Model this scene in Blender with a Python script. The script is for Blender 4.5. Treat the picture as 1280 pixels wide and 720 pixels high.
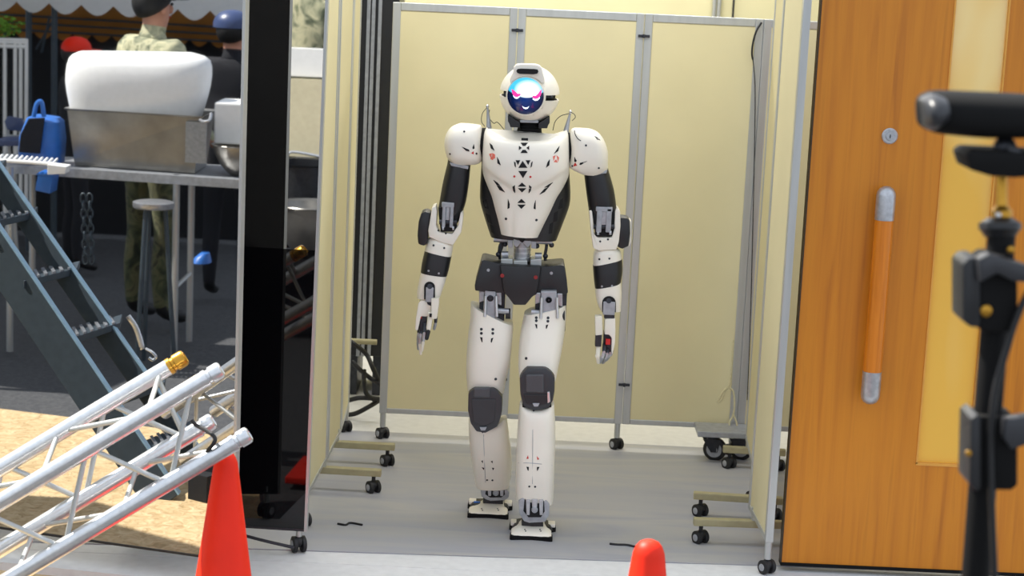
import bpy, bmesh, math, random
from mathutils import Vector, Matrix, Quaternion
from mathutils.bvhtree import BVHTree
random.seed(7)
for _o in list(bpy.data.objects): bpy.data.objects.remove(_o)
S = bpy.context.scene
COL = S.collection

# ---------------------------------------------------------------- camera
FPX = 2400.0; PITCH = math.atan(420/FPX); ROLL = 0.046; CAMH = 2.16
FW = Vector((0, math.cos(PITCH), -math.sin(PITCH)))
_U0 = Vector((0, math.sin(PITCH), math.cos(PITCH))); _R0 = Vector((1, 0, 0))
RT = _R0*math.cos(ROLL) + _U0*math.sin(ROLL)
UP = _U0*math.cos(ROLL) - _R0*math.sin(ROLL)
CP = Vector((0, 0, CAMH))
cam_data = bpy.data.cameras.new('camera'); cam = bpy.data.objects.new('camera', cam_data); COL.objects.link(cam)
cam.matrix_world = Matrix(((RT.x, UP.x, -FW.x, CP.x), (RT.y, UP.y, -FW.y, CP.y), (RT.z, UP.z, -FW.z, CP.z), (0, 0, 0, 1)))
cam_data.sensor_width = 36; cam_data.lens = 36*FPX/1280; cam_data.clip_start = .05; cam_data.clip_end = 200
cam_data.dof.use_dof = True; cam_data.dof.focus_distance = 7.05; cam_data.dof.aperture_fstop = 4.5
S.camera = cam

# ---------------------------------------------------------------- sky, sun, added hall fill, exposure
W = bpy.data.worlds.new('sky'); S.world = W; W.use_nodes = True
bg = W.node_tree.nodes['Background']; bg.inputs[0].default_value = (.80, .88, 1, 1); bg.inputs[1].default_value = 1.15
sd = bpy.data.lights.new('sun', 'SUN'); sd.energy = 10.0; sd.angle = .009; sd.color = (1, .95, .86)
sun = bpy.data.objects.new('sun', sd); COL.objects.link(sun)
sun.rotation_mode = 'QUATERNION'; SUN_DIR = Vector((.52, -.30, -.80)).normalized()
sun.rotation_quaternion = SUN_DIR.to_track_quat('-Z', 'Y')
def area(name, loc, sx, sy, power, color=(1, .96, .88), direction=(0, 0, -1)):
    d = bpy.data.lights.new(name, 'AREA'); d.shape = 'RECTANGLE'; d.size = sx; d.size_y = sy; d.energy = power; d.color = color
    o = bpy.data.objects.new(name, d); COL.objects.link(o); o.location = loc
    o.rotation_mode = 'QUATERNION'; o.rotation_quaternion = Vector(direction).to_track_quat('-Z', 'Y'); return o
area('hall_fill_row', (0, 7.3, 3.12), 3.0, .5, 42, (1, .98, .94))  # unseen overhead fill, added for ambient light around the robot
area('hall_fill_row', (0, 9.9, 3.12), 3.0, .5, 75, (1, .98, .94))  # unseen row added to brighten the floor behind the partitions
VS = S.view_settings
VS.view_transform = 'Standard'; VS.look = 'None'; VS.gamma = 1; VS.use_curve_mapping = False; VS.exposure = 0.12

# ---------------------------------------------------------------- measuring helpers (photo pixel -> place in the hall)
def ray(px, py): return FW + RT*((px-640)/FPX) + UP*((360-py)/FPX)
def P(px, py, Y): d = ray(px, py); return CP + d*(Y/d.y)
def F(px, py, z=0.0): d = ray(px, py); return CP + d*((z-CAMH)/d.z)
# the glossy black panel at the left is turned a little; things it mirrors are laid out where it shows them, then reflected to their place in the yard
GA = Vector((P(300, 360, 6.2).x, 6.2, 0)); GYAW = math.radians(16)
GU = Vector((math.cos(GYAW), -math.sin(GYAW), 0)); GN = Vector((-math.sin(GYAW), -math.cos(GYAW), 0))
def mirror_of(a, n):
    m = Matrix.Identity(4)
    for r in range(3):
        for c in range(3): m[r][c] -= 2*n[r]*n[c]
        m[r][3] = 2*n.dot(a)*n[r]
    return m
MIR = mirror_of(GA, GN)
G2A = Vector((P(396, 360, 6.62).x, 6.62, 0)); G2YAW = math.radians(3.0)
G2U = Vector((math.cos(G2YAW), -math.sin(G2YAW), 0)); G2N = Vector((-math.sin(G2YAW), -math.cos(G2YAW), 0)); MIR2 = mirror_of(G2A, G2N)

# ---------------------------------------------------------------- materials
def lin(c): return tuple((x/12.92 if x <= .04045 else ((x+.055)/1.055)**2.4) for x in c)
def hx(h): return lin(tuple(int(h[i:i+2], 16)/255 for i in (0, 2, 4)))
def mat(name, col, rough=.5, metal=0.0, var=.06, scale=30, bump=0.0, stretch=(1, 1, 1), spec=None, coat=0.0):
    m = bpy.data.materials.new(name); m.use_nodes = True; nt = m.node_tree; b = nt.nodes['Principled BSDF']
    c = hx(col) if isinstance(col, str) else col
    b.inputs['Roughness'].default_value = rough; b.inputs['Metallic'].default_value = metal
    if spec is not None: b.inputs['Specular IOR Level'].default_value = spec
    if coat: b.inputs['Coat Weight'].default_value = coat; b.inputs['Coat Roughness'].default_value = .08
    tc = nt.nodes.new('ShaderNodeTexCoord'); mp = nt.nodes.new('ShaderNodeMapping'); mp.inputs['Scale'].default_value = stretch
    ns = nt.nodes.new('ShaderNodeTexNoise'); ns.inputs['Scale'].default_value = scale; ns.inputs['Detail'].default_value = 5
    nt.links.new(tc.outputs['Object'], mp.inputs[0]); nt.links.new(mp.outputs[0], ns.inputs[0])
    rp = nt.nodes.new('ShaderNodeValToRGB'); rp.color_ramp.elements[0].position = .3; rp.color_ramp.elements[1].position = .7
    rp.color_ramp.elements[0].color = tuple(max(0, x*(1-var)) for x in c) + (1,)
    rp.color_ramp.elements[1].color = tuple(min(1, x*(1+var)) for x in c) + (1,)
    nt.links.new(ns.outputs['Fac'], rp.inputs[0]); nt.links.new(rp.outputs[0], b.inputs['Base Color'])
    if bump:
        bp = nt.nodes.new('ShaderNodeBump'); bp.inputs['Strength'].default_value = bump; bp.inputs['Distance'].default_value = .01
        nt.links.new(ns.outputs['Fac'], bp.inputs['Height']); nt.links.new(bp.outputs[0], b.inputs['Normal'])
    return m
def ramp_mat(name, stops, rough, scale, stretch, kind='noise', detail=4, bump=0, metal=0, spec=.5, dist=1.0):
    m = mat(name, (.5, .5, .5), rough, metal, spec=spec); nt = m.node_tree
    mp = [n for n in nt.nodes if n.type == 'MAPPING'][0]; mp.inputs['Scale'].default_value = stretch
    ns = [n for n in nt.nodes if n.type == 'TEX_NOISE'][0]; ns.inputs['Scale'].default_value = scale; ns.inputs['Detail'].default_value = detail
    ns.inputs['Distortion'].default_value = dist
    r = [n for n in nt.nodes if n.type == 'VALTORGB'][0].color_ramp
    while len(r.elements) > 1: r.elements.remove(r.elements[-1])
    r.elements[0].position = stops[0][0]; r.elements[0].color = hx(stops[0][1]) + (1,)
    for p, c in stops[1:]:
        e = r.elements.new(p); e.color = hx(c) + (1,)
    if bump:
        bp = nt.nodes.new('ShaderNodeBump'); bp.inputs['Strength'].default_value = bump; bp.inputs['Distance'].default_value = .02
        nt.links.new(ns.outputs['Fac'], bp.inputs['Height']); nt.links.new(bp.outputs[0], nt.nodes['Principled BSDF'].inputs['Normal'])
    return m
M = {}
M['white'] = mat('white_plastic', 'efe9db', .34, var=.02, scale=8)
M['offwhite'] = mat('ivory_plastic', 'e9e3d2', .4, var=.02, scale=8)
M['black'] = mat('black_plastic', '1c1d20', .42, var=.15, scale=20)
M['matte'] = mat('matt_black', '070708', .75, var=.2, scale=20, spec=.25)
M['vent'] = mat('dark_opening', '0d0d10', .8, var=.1)
M['knee'] = mat('charcoal_plastic', '2f3034', .38, var=.1, scale=12)
M['steel'] = mat('machined_steel', 'b4b6ba', .34, .7, var=.15, scale=60)
M['grey'] = mat('grey_metal', 'a2a5aa', .42, .35, var=.15, scale=40)
M['darksteel'] = mat('dark_steel', '3b3d42', .4, .7, var=.2, scale=50)
M['brass'] = mat('brass', 'b98a35', .3, .9, var=.1)
M['dull_red'] = mat('dull_red_plastic', '8a1f20', .5, var=.05)
M['red'] = mat('red_plastic', 'c8201c', .4, var=.05)
M['cone'] = mat('orange_red_rubber', (.86, .022, .002), .5, var=.04, scale=12, spec=.3)
M['cream'] = mat('cream_board', 'd6cca2', .6, var=.035, scale=3)
M['alu'] = mat('aluminium', 'b9bbb9', .36, .55, var=.06, scale=40, stretch=(1, 1, .05))
M['alu_bright'] = mat('bright_aluminium', 'd6d8da', .28, .8, var=.08, scale=60)
M['beige_metal'] = mat('beige_painted_metal', 'a8a07c', .5, .2, var=.08)
M['tyre'] = mat('black_rubber', '151517', .55, var=.2)
M['concrete'] = mat('pale_concrete', 'd2d2d2', .8, var=.05, scale=25, bump=.1)
M['wall'] = mat('pale_wall_paint', 'd6cfa6', .7, var=.03, scale=3)
M['ceiling'] = mat('white_ceiling_board', 'e6e3da', .8, var=.02)
M['mat'] = ramp_mat('shaded_floor_grey', [(.25, '8f919b'), (.45, '9c9da4'), (.6, 'a6a5a4'), (.8, '9395a0')], .55, 2.2, (.35, 2.2, 1), detail=6)  # floor grey with the hall's shade put into the colour
M['shaded_ground'] = ramp_mat('shaded_ground_grey', [(.3, '3c3d40'), (.5, '48494b'), (.7, '535354')], .9, 40, (1, 1, 1), detail=6, bump=.2)  # shade on the yard ground is put into this dark grey
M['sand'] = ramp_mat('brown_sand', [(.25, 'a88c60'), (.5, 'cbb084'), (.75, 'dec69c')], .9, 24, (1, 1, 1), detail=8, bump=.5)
M['wood'] = ramp_mat('orange_wood_veneer', [(.2, 'a8600a'), (.42, 'c2760f'), (.6, 'cb7f14'), (.8, 'b36b0c')], .42, 6, (5, 5, .22), detail=5, dist=.6)
M['wood_edge'] = mat('dark_door_edge', '3a2810', .5)
M['amber_grip'] = ramp_mat('orange_wood_grip', [(.3, 'c06a10'), (.7, 'd77f1e')], .3, 8, (6, 6, .3))
M['amber'] = ramp_mat('amber_glass', [(.32, 'edb84a'), (.5, 'f3d488'), (.68, 'f0c560')], .12, 1.2, (2.0, 1, .55), detail=1, spec=.8)  # paler streaks put into the colour for reflections on the glass
M['gloss'] = mat('glossy_black_panel', (.53, .54, .56), .015, 1.0, var=.0)
M['gloss_dark'] = mat('glossy_black_board', '08080a', .03, 0, var=0, spec=.5)
M['rope'] = mat('pale_rope', 'c9c09a', .9, var=.1, scale=90)
M['cable'] = mat('black_cable', '101012', .5)
M['tape'] = mat('yellow_tape', 'd8c52a', .6)
# mirrored yard
M['canvas'] = mat('white_canvas', 'f2f2f0', .8, var=.03)
M['tan'] = mat('tan_canvas', 'c98a3c', .8, var=.12, scale=6)
M['nearblack'] = mat('near_black', '17181c', .9)
M['steelbox'] = mat('stainless_steel', '8f8c86', .3, .75, var=.25, scale=6)
M['blue'] = mat('blue_plastic', '2f6fc4', .4, var=.08)
M['skin'] = mat('skin', 'c98f74', .55, var=.05)
M['hair'] = mat('black_hair', '15120f', .6)
M['camo'] = ramp_mat('dull_green_camouflage', [(.3, '23291f'), (.45, '4a5138'), (.55, '6b6a4c'), (.7, '2b2f24')], .85, 9, (1, 1, 1), detail=3)
M['camo_pale'] = ramp_mat('pale_green_camouflage', [(.3, '4a5340'), (.45, '9fa083'), (.55, 'c8c39f'), (.7, '6c7458')], .85, 9, (1, 1, 1), detail=3)
M['dark_cloth'] = mat('dark_cloth', '1b1c22', .9)
M['helmet'] = mat('slate_blue_helmet', '3d4c74', .35)
M['stair_highlight'] = mat('blue_grey_edge_highlight', '8fb0c4', .4, .2, var=.08)  # lighter tone painted for the highlight along the stringers
M['stair'] = mat('dark_painted_steel', '3f4a52', .5, .3, var=.1)
M['leaf'] = mat('green_leaf', '6d9a2c', .7, var=.3, scale=20)
M['board'] = mat('cream_cardboard', 'd9cfae', .8)

def screen_material():
    m = bpy.data.materials.new('face_screen'); m.use_nodes = True; nt = m.node_tree; N = nt.nodes; L = nt.links
    b = N['Principled BSDF']; b.inputs['Base Color'].default_value = (.004, .006, .02, 1); b.inputs['Roughness'].default_value = .12
    tc = N.new('ShaderNodeTexCoord'); sp = N.new('ShaderNodeSeparateXYZ'); L.new(tc.outputs['Generated'], sp.inputs[0])
    def math_(op, a, b_=None, clamp=False):
        n = N.new('ShaderNodeMath'); n.operation = op; n.use_clamp = clamp
        for i, v in enumerate((a, b_)):
            if v is None: continue
            if isinstance(v, (int, float)): n.inputs[i].default_value = v
            else: L.new(v, n.inputs[i])
        return n.outputs[0]
    u = math_('MULTIPLY', math_('SUBTRACT', sp.outputs[0], .5), 2); v = math_('MULTIPLY', math_('SUBTRACT', sp.outputs[2], .5), 2)
    # bright band across the brow, its lower edge bowed downwards in the middle
    edge = math_('ADD', math_('MULTIPLY', math_('MULTIPLY', u, u), .36), -.10)
    band = math_('MULTIPLY', math_('SUBTRACT', v, edge), 14, True)
    du = math_('MULTIPLY', math_('SUBTRACT', u, .14), .95); dv = math_('MULTIPLY', math_('SUBTRACT', v, .30), 1.25)
    d = math_('SQRT', math_('ADD', math_('MULTIPLY', du, du), math_('MULTIPLY', dv, dv)))
    glow = math_('MULTIPLY', math_('SUBTRACT', .78, d), 2.4, True)
    below = math_('MULTIPLY', math_('SUBTRACT', 1.0, math_('SQRT', math_('ADD', math_('MULTIPLY', u, u), math_('MULTIPLY', math_('ADD', v, .1), math_('ADD', v, .1))))), 1.0, True)
    def mix(fac, a, c):
        n = N.new('ShaderNodeMix'); n.data_type = 'RGBA'; L.new(fac, n.inputs[0])
        for s, q in ((6, a), (7, c)):
            if isinstance(q, tuple): n.inputs[s].default_value = q + (1,)
            else: L.new(q, n.inputs[s])
        return n.outputs[2]
    top = mix(glow, (.06, .62, .95), (1.6, 1.7, 1.75)); bot = mix(below, (.001, .002, .012), (.006, .035, .20))
    L.new(mix(band, bot, top), b.inputs['Emission Color']); b.inputs['Emission Strength'].default_value = 1.0
    return m
M['screen'] = screen_material()
def emis(name, col, s):
    m = mat(name, col, .4, var=0); b = m.node_tree.nodes['Principled BSDF']; b.inputs['Emission Color'].default_value = hx(col) + (1,); b.inputs['Emission Strength'].default_value = s; return m
M['pink'] = emis('pink_screen_light', 'e8308a', .9); M['whitelight'] = emis('white_screen_light', 'e8f4ff', 1.1)
M['lampglow'] = emis('lit_tube', 'ffffff', 2.0)

# ---------------------------------------------------------------- shape helpers
def obj(name, bm, m, parent=None, smooth=35, label=None):
    bmesh.ops.recalc_face_normals(bm, faces=bm.faces)
    me = bpy.data.meshes.new(name); bm.to_mesh(me); bm.free()
    for mm in (m if isinstance(m, (list, tuple)) else [m]): me.materials.append(mm)
    if smooth:
        me.shade_smooth(); me.set_sharp_from_angle(angle=math.radians(smooth))
    o = bpy.data.objects.new(name, me); COL.objects.link(o)
    if parent is not None: adopt(o, parent)
    if label: o['label'] = label
    return o
def adopt(o, parent):
    o.parent = parent
    mw = Matrix.Translation(parent.location) if parent.type == 'EMPTY' else Matrix.Identity(4)
    o.matrix_parent_inverse = mw.inverted()
def thing(name, label, cat, loc=(0, 0, 0), group=None):
    o = bpy.data.objects.new(name, None); COL.objects.link(o); o.location = loc; o.empty_display_size = .05
    o['label'] = label; o['category'] = cat
    if group: o['group'] = group
    return o
def tag(o, label, cat, group=None):
    o['label'] = label; o['category'] = cat
    if group: o['group'] = group
    return o
def struct(name, bm, m, parent=None, smooth=0):
    o = obj(name, bm, m, parent, smooth)
    if parent is None: o['kind'] = 'structure'
    return o
def NB(): return bmesh.new()
def box(bm, c, s, rot=None, bev=0.0):
    c = Vector(c); tmp = bmesh.new(); bmesh.ops.create_cube(tmp, size=1)
    bmesh.ops.scale(tmp, vec=Vector(s), verts=tmp.verts)
    if bev: bmesh.ops.bevel(tmp, geom=list(tmp.edges), offset=bev, segments=2, affect='EDGES', profile=.6)
    if rot is not None: bmesh.ops.rotate(tmp, cent=(0, 0, 0), matrix=rot, verts=tmp.verts)
    bmesh.ops.translate(tmp, vec=c, verts=tmp.verts); merge(bm, tmp); return bm
def merge(bm, tmp):
    vm = [bm.verts.new(v.co) for v in tmp.verts]; tmp.verts.index_update()
    for f in tmp.faces:
        try: bm.faces.new([vm[v.index] for v in f.verts])
        except ValueError: pass
    tmp.free()
def bb(bm, a, b, bev=0.0):
    a = Vector(a); b = Vector(b); return box(bm, (a+b)/2, [abs(b[i]-a[i]) for i in range(3)], None, bev)
def frame_of(d):
    d = d.normalized(); a = Vector((0, 0, 1)) if abs(d.z) < .9 else Vector((1, 0, 0))
    x = d.cross(a).normalized(); return x, x.cross(d).normalized()
def rings(bm, rs, caps=True, closed=False):
    vs = [[bm.verts.new(p) for p in r] for r in rs]; n = len(vs[0])
    pairs = list(zip(vs[:-1], vs[1:])) + ([(vs[-1], vs[0])] if closed else [])
    for a, b in pairs:
        for i in range(n): bm.faces.new((a[i], a[(i+1) % n], b[(i+1) % n], b[i]))
    if caps and not closed: bm.faces.new(vs[0][::-1]); bm.faces.new(vs[-1])
    return bm
def cyl(bm, a, b, r0, r1=None, seg=16, caps=True):
    a = Vector(a); b = Vector(b); r1 = r0 if r1 is None else r1; x, y = frame_of(b-a)
    cs = [(math.cos(2*math.pi*i/seg), math.sin(2*math.pi*i/seg)) for i in range(seg)]
    return rings(bm, [[a+(x*c+y*s)*r0 for c, s in cs], [b+(x*c+y*s)*r1 for c, s in cs]], caps)
def lathe(bm, a, axis, prof, seg=24):      # prof: (distance along axis, radius)
    a = Vector(a); axis = Vector(axis).normalized(); x, y = frame_of(axis)
    cs = [(math.cos(2*math.pi*i/seg), math.sin(2*math.pi*i/seg)) for i in range(seg)]
    return rings(bm, [[a+axis*t+(x*c+y*s)*max(r, 1e-4) for c, s in cs] for t, r in prof])
def spline(pts, k=6):
    pts = [Vector(p) for p in pts]; q = [pts[0]*2-pts[1]] + pts + [pts[-1]*2-pts[-2]]; out = []
    for i in range(1, len(q)-2):
        for j in range(k):
            t = j/k; a, b, c, d = q[i-1:i+3]
            out.append(.5*((2*b)+(c-a)*t+(2*a-5*b+4*c-d)*t*t+(3*b-a-3*c+d)*t**3))
    return out + [pts[-1]]
def sweep(bm, pts, r, seg=8, k=6):
    p = spline(pts, k) if k else [Vector(q) for q in pts]; rs = []; x = None
    for i, c in enumerate(p):
        d = (p[min(i+1, len(p)-1)]-p[max(i-1, 0)]).normalized()
        if x is None: x, _ = frame_of(d)
        x = (x-d*x.dot(d)).normalized(); y = d.cross(x)
        rad = r(i/(len(p)-1)) if callable(r) else r
        rs.append([c+(x*math.cos(2*math.pi*j/seg)+y*math.sin(2*math.pi*j/seg))*rad for j in range(seg)])
    return rings(bm, rs)
def ball(bm, c, r, sc=(1, 1, 1), seg=20, rot=None):
    t = bmesh.new(); bmesh.ops.create_uvsphere(t, u_segments=seg, v_segments=max(6, seg*2//3), radius=r)
    bmesh.ops.scale(t, vec=Vector(sc), verts=t.verts)
    if rot is not None: bmesh.ops.rotate(t, cent=(0, 0, 0), matrix=rot, verts=t.verts)
    bmesh.ops.translate(t, vec=Vector(c), verts=t.verts); merge(bm, t); return bm
def prism(bm, pts, thick_dir, bev=0.0):     # planar loop of points extruded along a vector
    t = bmesh.new(); v = [t.verts.new(p) for p in pts]; f = t.faces.new(v)
    r = bmesh.ops.extrude_face_region(t, geom=[f]); nv = [g for g in r['geom'] if isinstance(g, bmesh.types.BMVert)]
    bmesh.ops.translate(t, vec=Vector(thick_dir), verts=nv); bmesh.ops.recalc_face_normals(t, faces=t.faces)
    if bev: bmesh.ops.bevel(t, geom=list(t.edges), offset=bev, segments=2, affect='EDGES', profile=.6, clamp_overlap=True)
    merge(bm, t); return bm
def plate(bm, px, y0, y1, bev=0.0):         # outline measured on the photo at mid depth, extruded from depth y0 to y1
    ym = (y0+y1)/2; pts = []
    for a, b in px:
        q = P(a, b, ym); pts.append(Vector((q.x, y0, q.z)))
    return prism(bm, pts, (0, y1-y0, 0), bev)
def loft(bm, rows, n=2.6, seg=28, caps=True):   # row: lx, ly, rx, ry, Y centre, half depth front, half depth back, sag
    rs = []
    for r in rows:
        lx, ly, rx, ry, Y, hf = r[:6]; hb = r[6] if len(r) > 6 and r[6] is not None else hf; sag = r[7] if len(r) > 7 else 0
        a = P(lx, ly, Y); b = P(rx, ry, Y); c = (a+b)/2; h = (b-a)/2; dn = h.cross(Vector((0, 1, 0))).normalized()
        if dn.z > 0: dn = -dn
        ring = []
        for i in range(seg):
            th = 2*math.pi*(i+.5)/seg; cs, sn = math.cos(th), math.sin(th)
            u = math.copysign(abs(cs)**(2/n), cs); w = math.copysign(abs(sn)**(2/n), sn)
            ring.append(c+h*u+Vector((0, w*(hb if w > 0 else hf), 0))+dn*sag*(1-u*u))
        rs.append(ring)
    return rings(bm, rs, caps)
def densify(rows, k=3):                     # smooth interpolation between loft rows
    rows = [list(r)+[None]*(8-len(r)) for r in rows]
    for r in rows:
        if r[6] is None: r[6] = r[5]
        if r[7] is None: r[7] = 0
    q = [rows[0]] + rows + [rows[-1]]; out = []
    for i in range(1, len(q)-2):
        for j in range(k):
            t = j/k; a, b, c, d = q[i-1:i+3]
            out.append([.5*((2*b[m])+(c[m]-a[m])*t+(2*a[m]-5*b[m]+4*c[m]-d[m])*t*t+(3*b[m]-a[m]-3*c[m]+d[m])*t**3) for m in range(8)])
    return out + [rows[-1]]
def tree_of(bm): bm.normal_update(); bm.faces.ensure_lookup_table(); return BVHTree.FromBMesh(bm)
def on_surface(tree, px, py):
    d = ray(px, py).normalized(); h = tree.ray_cast(CP, d)
    return (h[0], h[1] if h[1].dot(d) < 0 else -h[1]) if h[0] is not None else None
def decal(bm, tree, pts, out=.0012, deep=.004):
    hs = [on_surface(tree, a, b) for a, b in pts]
    if any(h is None for h in hs): return False
    n = sum((h[1] for h in hs), Vector()).normalized()
    prism(bm, [h[0]+n*out for h in hs], -n*(deep+out)); return True
def vents(tree, polys, parent, m='vent', name='vent'):
    for p in polys:
        bm = NB()
        if decal(bm, tree, p): obj(name, bm, M[m], parent, 0)
        else: bm.free()
def screws(tree, pts, parent, r=.004, m='darksteel'):
    bm = NB(); ok = False
    for a, b in pts:
        h = on_surface(tree, a, b)
        if h: cyl(bm, h[0]+h[1]*.0015, h[0]-h[1]*.003, r, seg=8); ok = True
    if ok:
        o = obj('screws', bm, M[m], parent, 0); o['kind'] = 'stuff'
    else: bm.free()
def copy_tree(o, parent=None):
    c = o.copy(); COL.objects.link(c)
    if parent is not None: c.parent = parent
    for ch in list(o.children): copy_tree(ch, c)
    return c
# ================================================================ SETTING
struct('floor', bb(NB(), (-4, 6.52, -.06), (4.2, 13, 0)), M['concrete'])
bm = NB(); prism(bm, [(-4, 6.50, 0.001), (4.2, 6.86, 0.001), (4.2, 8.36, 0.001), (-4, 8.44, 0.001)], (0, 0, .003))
struct('floor_shade_sheet', bm, M['mat'])  # grey layer stands in for the shaded stretch of the pale floor
_f = lambda s_, d_: (GA + GU*s_ + GN*d_)
q0, q1 = _f(0, -.03), _f(-1.7, -.03)
prism_bm = NB(); prism(prism_bm, [(-.86, 5.7, -.001), (4.2, 5.7, -.001), (4.2, 6.52, -.001), (-2.6, 6.52, -.001), (q1.x, min(q1.y, 6.51), -.001), (q0.x, q0.y, -.001)], (0, 0, -.05)); struct('floor_threshold', prism_bm, M['concrete'])
struct('ground', bb(NB(), (-26, -26, -.2), (12, 6.5, -.055)), M['shaded_ground'])  # dark grey stands in for shaded ground; sand only covers the sunlit strip
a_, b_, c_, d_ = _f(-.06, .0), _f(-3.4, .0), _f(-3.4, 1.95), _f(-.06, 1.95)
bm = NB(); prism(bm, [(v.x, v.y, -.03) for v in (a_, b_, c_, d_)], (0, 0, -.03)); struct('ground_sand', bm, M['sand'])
struct('ceiling', bb(NB(), (-4.2, 7.1, 3.2), (4.2, 13.2, 3.3)), M['ceiling'])
struct('wall_back', bb(NB(), (-4.2, 11.0, 0), (4.2, 11.15, 3.2)), M['wall'])
struct('wall_left', bb(NB(), (-4.2, 6.9, 0), (-4, 11, 3.2)), M['wall'])
struct('wall_right', bb(NB(), (4.0, 6.9, 0), (4.2, 11, 3.2)), M['wall'])
for i, px in enumerate((893, 899, 917)):
    p = P(px, 5, 10.97); struct('trim_%d' % (i+1), cyl(NB(), (p.x, 10.97, .02), (p.x, 10.97, 3.18), .012 if i < 2 else .006, seg=10), M['alu' if i < 2 else 'darksteel'], None, 35)

# the orange wooden door leaf at the right
DY = 6.67
d0 = P(975, 712, DY).x
door = thing('door_1', 'open orange wood-veneer door with a long pull handle and amber glass strip', 'door', (d0, DY, 0)); door['kind'] = 'structure'; del door['label']; del door['category']
gl0 = (P(1190, 0, DY).x + P(1148, 580, DY).x)/2; gl1 = P(1262, 0, DY).x + .005; gz = P(1160, 580, DY).z
bm = NB()
bb(bm, (d0+.004, DY, .03), (gl0, DY+.045, 2.15)); bb(bm, (gl1, DY, .03), (gl1+.34, DY+.045, 2.15)); bb(bm, (gl0, DY, .03), (gl1, DY+.045, gz))
struct('door_panel', bm, M['wood'], door)
struct('edge_strip', bb(NB(), (d0, DY-.001, .03), (d0+.004, DY+.046, 2.15)), M['wood_edge'], door)
struct('kick_rail', bb(NB(), (d0, DY-.004, .022), (gl1+.34, DY+.048, .034)), M['matte'], door)
struct('glass_pane', bb(NB(), (gl0, DY+.012, gz), (gl1, DY+.022, 2.15)), M['amber'], door)
bm = NB()
for a, b in (((gl0, DY-.003, gz), (gl0+.006, DY+.012, 2.15)), ((gl1-.006, DY-.003, gz), (gl1, DY+.012, 2.15)), ((gl0, DY-.003, gz-.006), (gl1, DY+.012, gz+.004))): bb(bm, a, b)
struct('glazing_bead', bm, mat('light_wood_bead', 'd99a3e', .5), door)
hx0 = (P(1105, 235, DY-.05).x + P(1090, 500, DY-.05).x)/2; hz1 = P(1105, 232, DY-.05).z; hz0 = P(1090, 505, DY-.05).z; hy = DY-.055; R = .0335
def capsule_end(z, up): return lathe(NB(), (hx0, hy, z), (0, 0, up), [(0, R), (.085, R), (.098, R*.93), (.11, R*.7), (.117, R*.35), (.119, 0)], 24)
zt = hz1-.119; zb = hz0+.119
g = struct('pull_handle', cyl(NB(), (hx0, hy, zb), (hx0, hy, zt), R*.96, seg=24), M['amber_grip'], door, 40)
for z, u in ((zt, 1), (zb, -1)): obj('handle_cap', capsule_end(z, u), M['steel'], g, 50)
for z in (zt+.03, zb-.03): obj('handle_post', cyl(NB(), (hx0, hy, z), (hx0, DY+.002, z), .011), M['steel'], g)
lk = P(1112, 170, DY)
l = struct('lock_cylinder', lathe(NB(), (lk.x, DY+.002, lk.z), (0, -1, 0), [(0, .028), (.006, .028), (.010, .024), (.010, .015), (.014, .014), (.014, 0)], 24), M['steel'], door, 35)
bm = box(NB(), (lk.x, DY-.0125, lk.z), (.003, .002, .012)); obj('keyhole', bm, M['vent'], l, 0)

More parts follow.
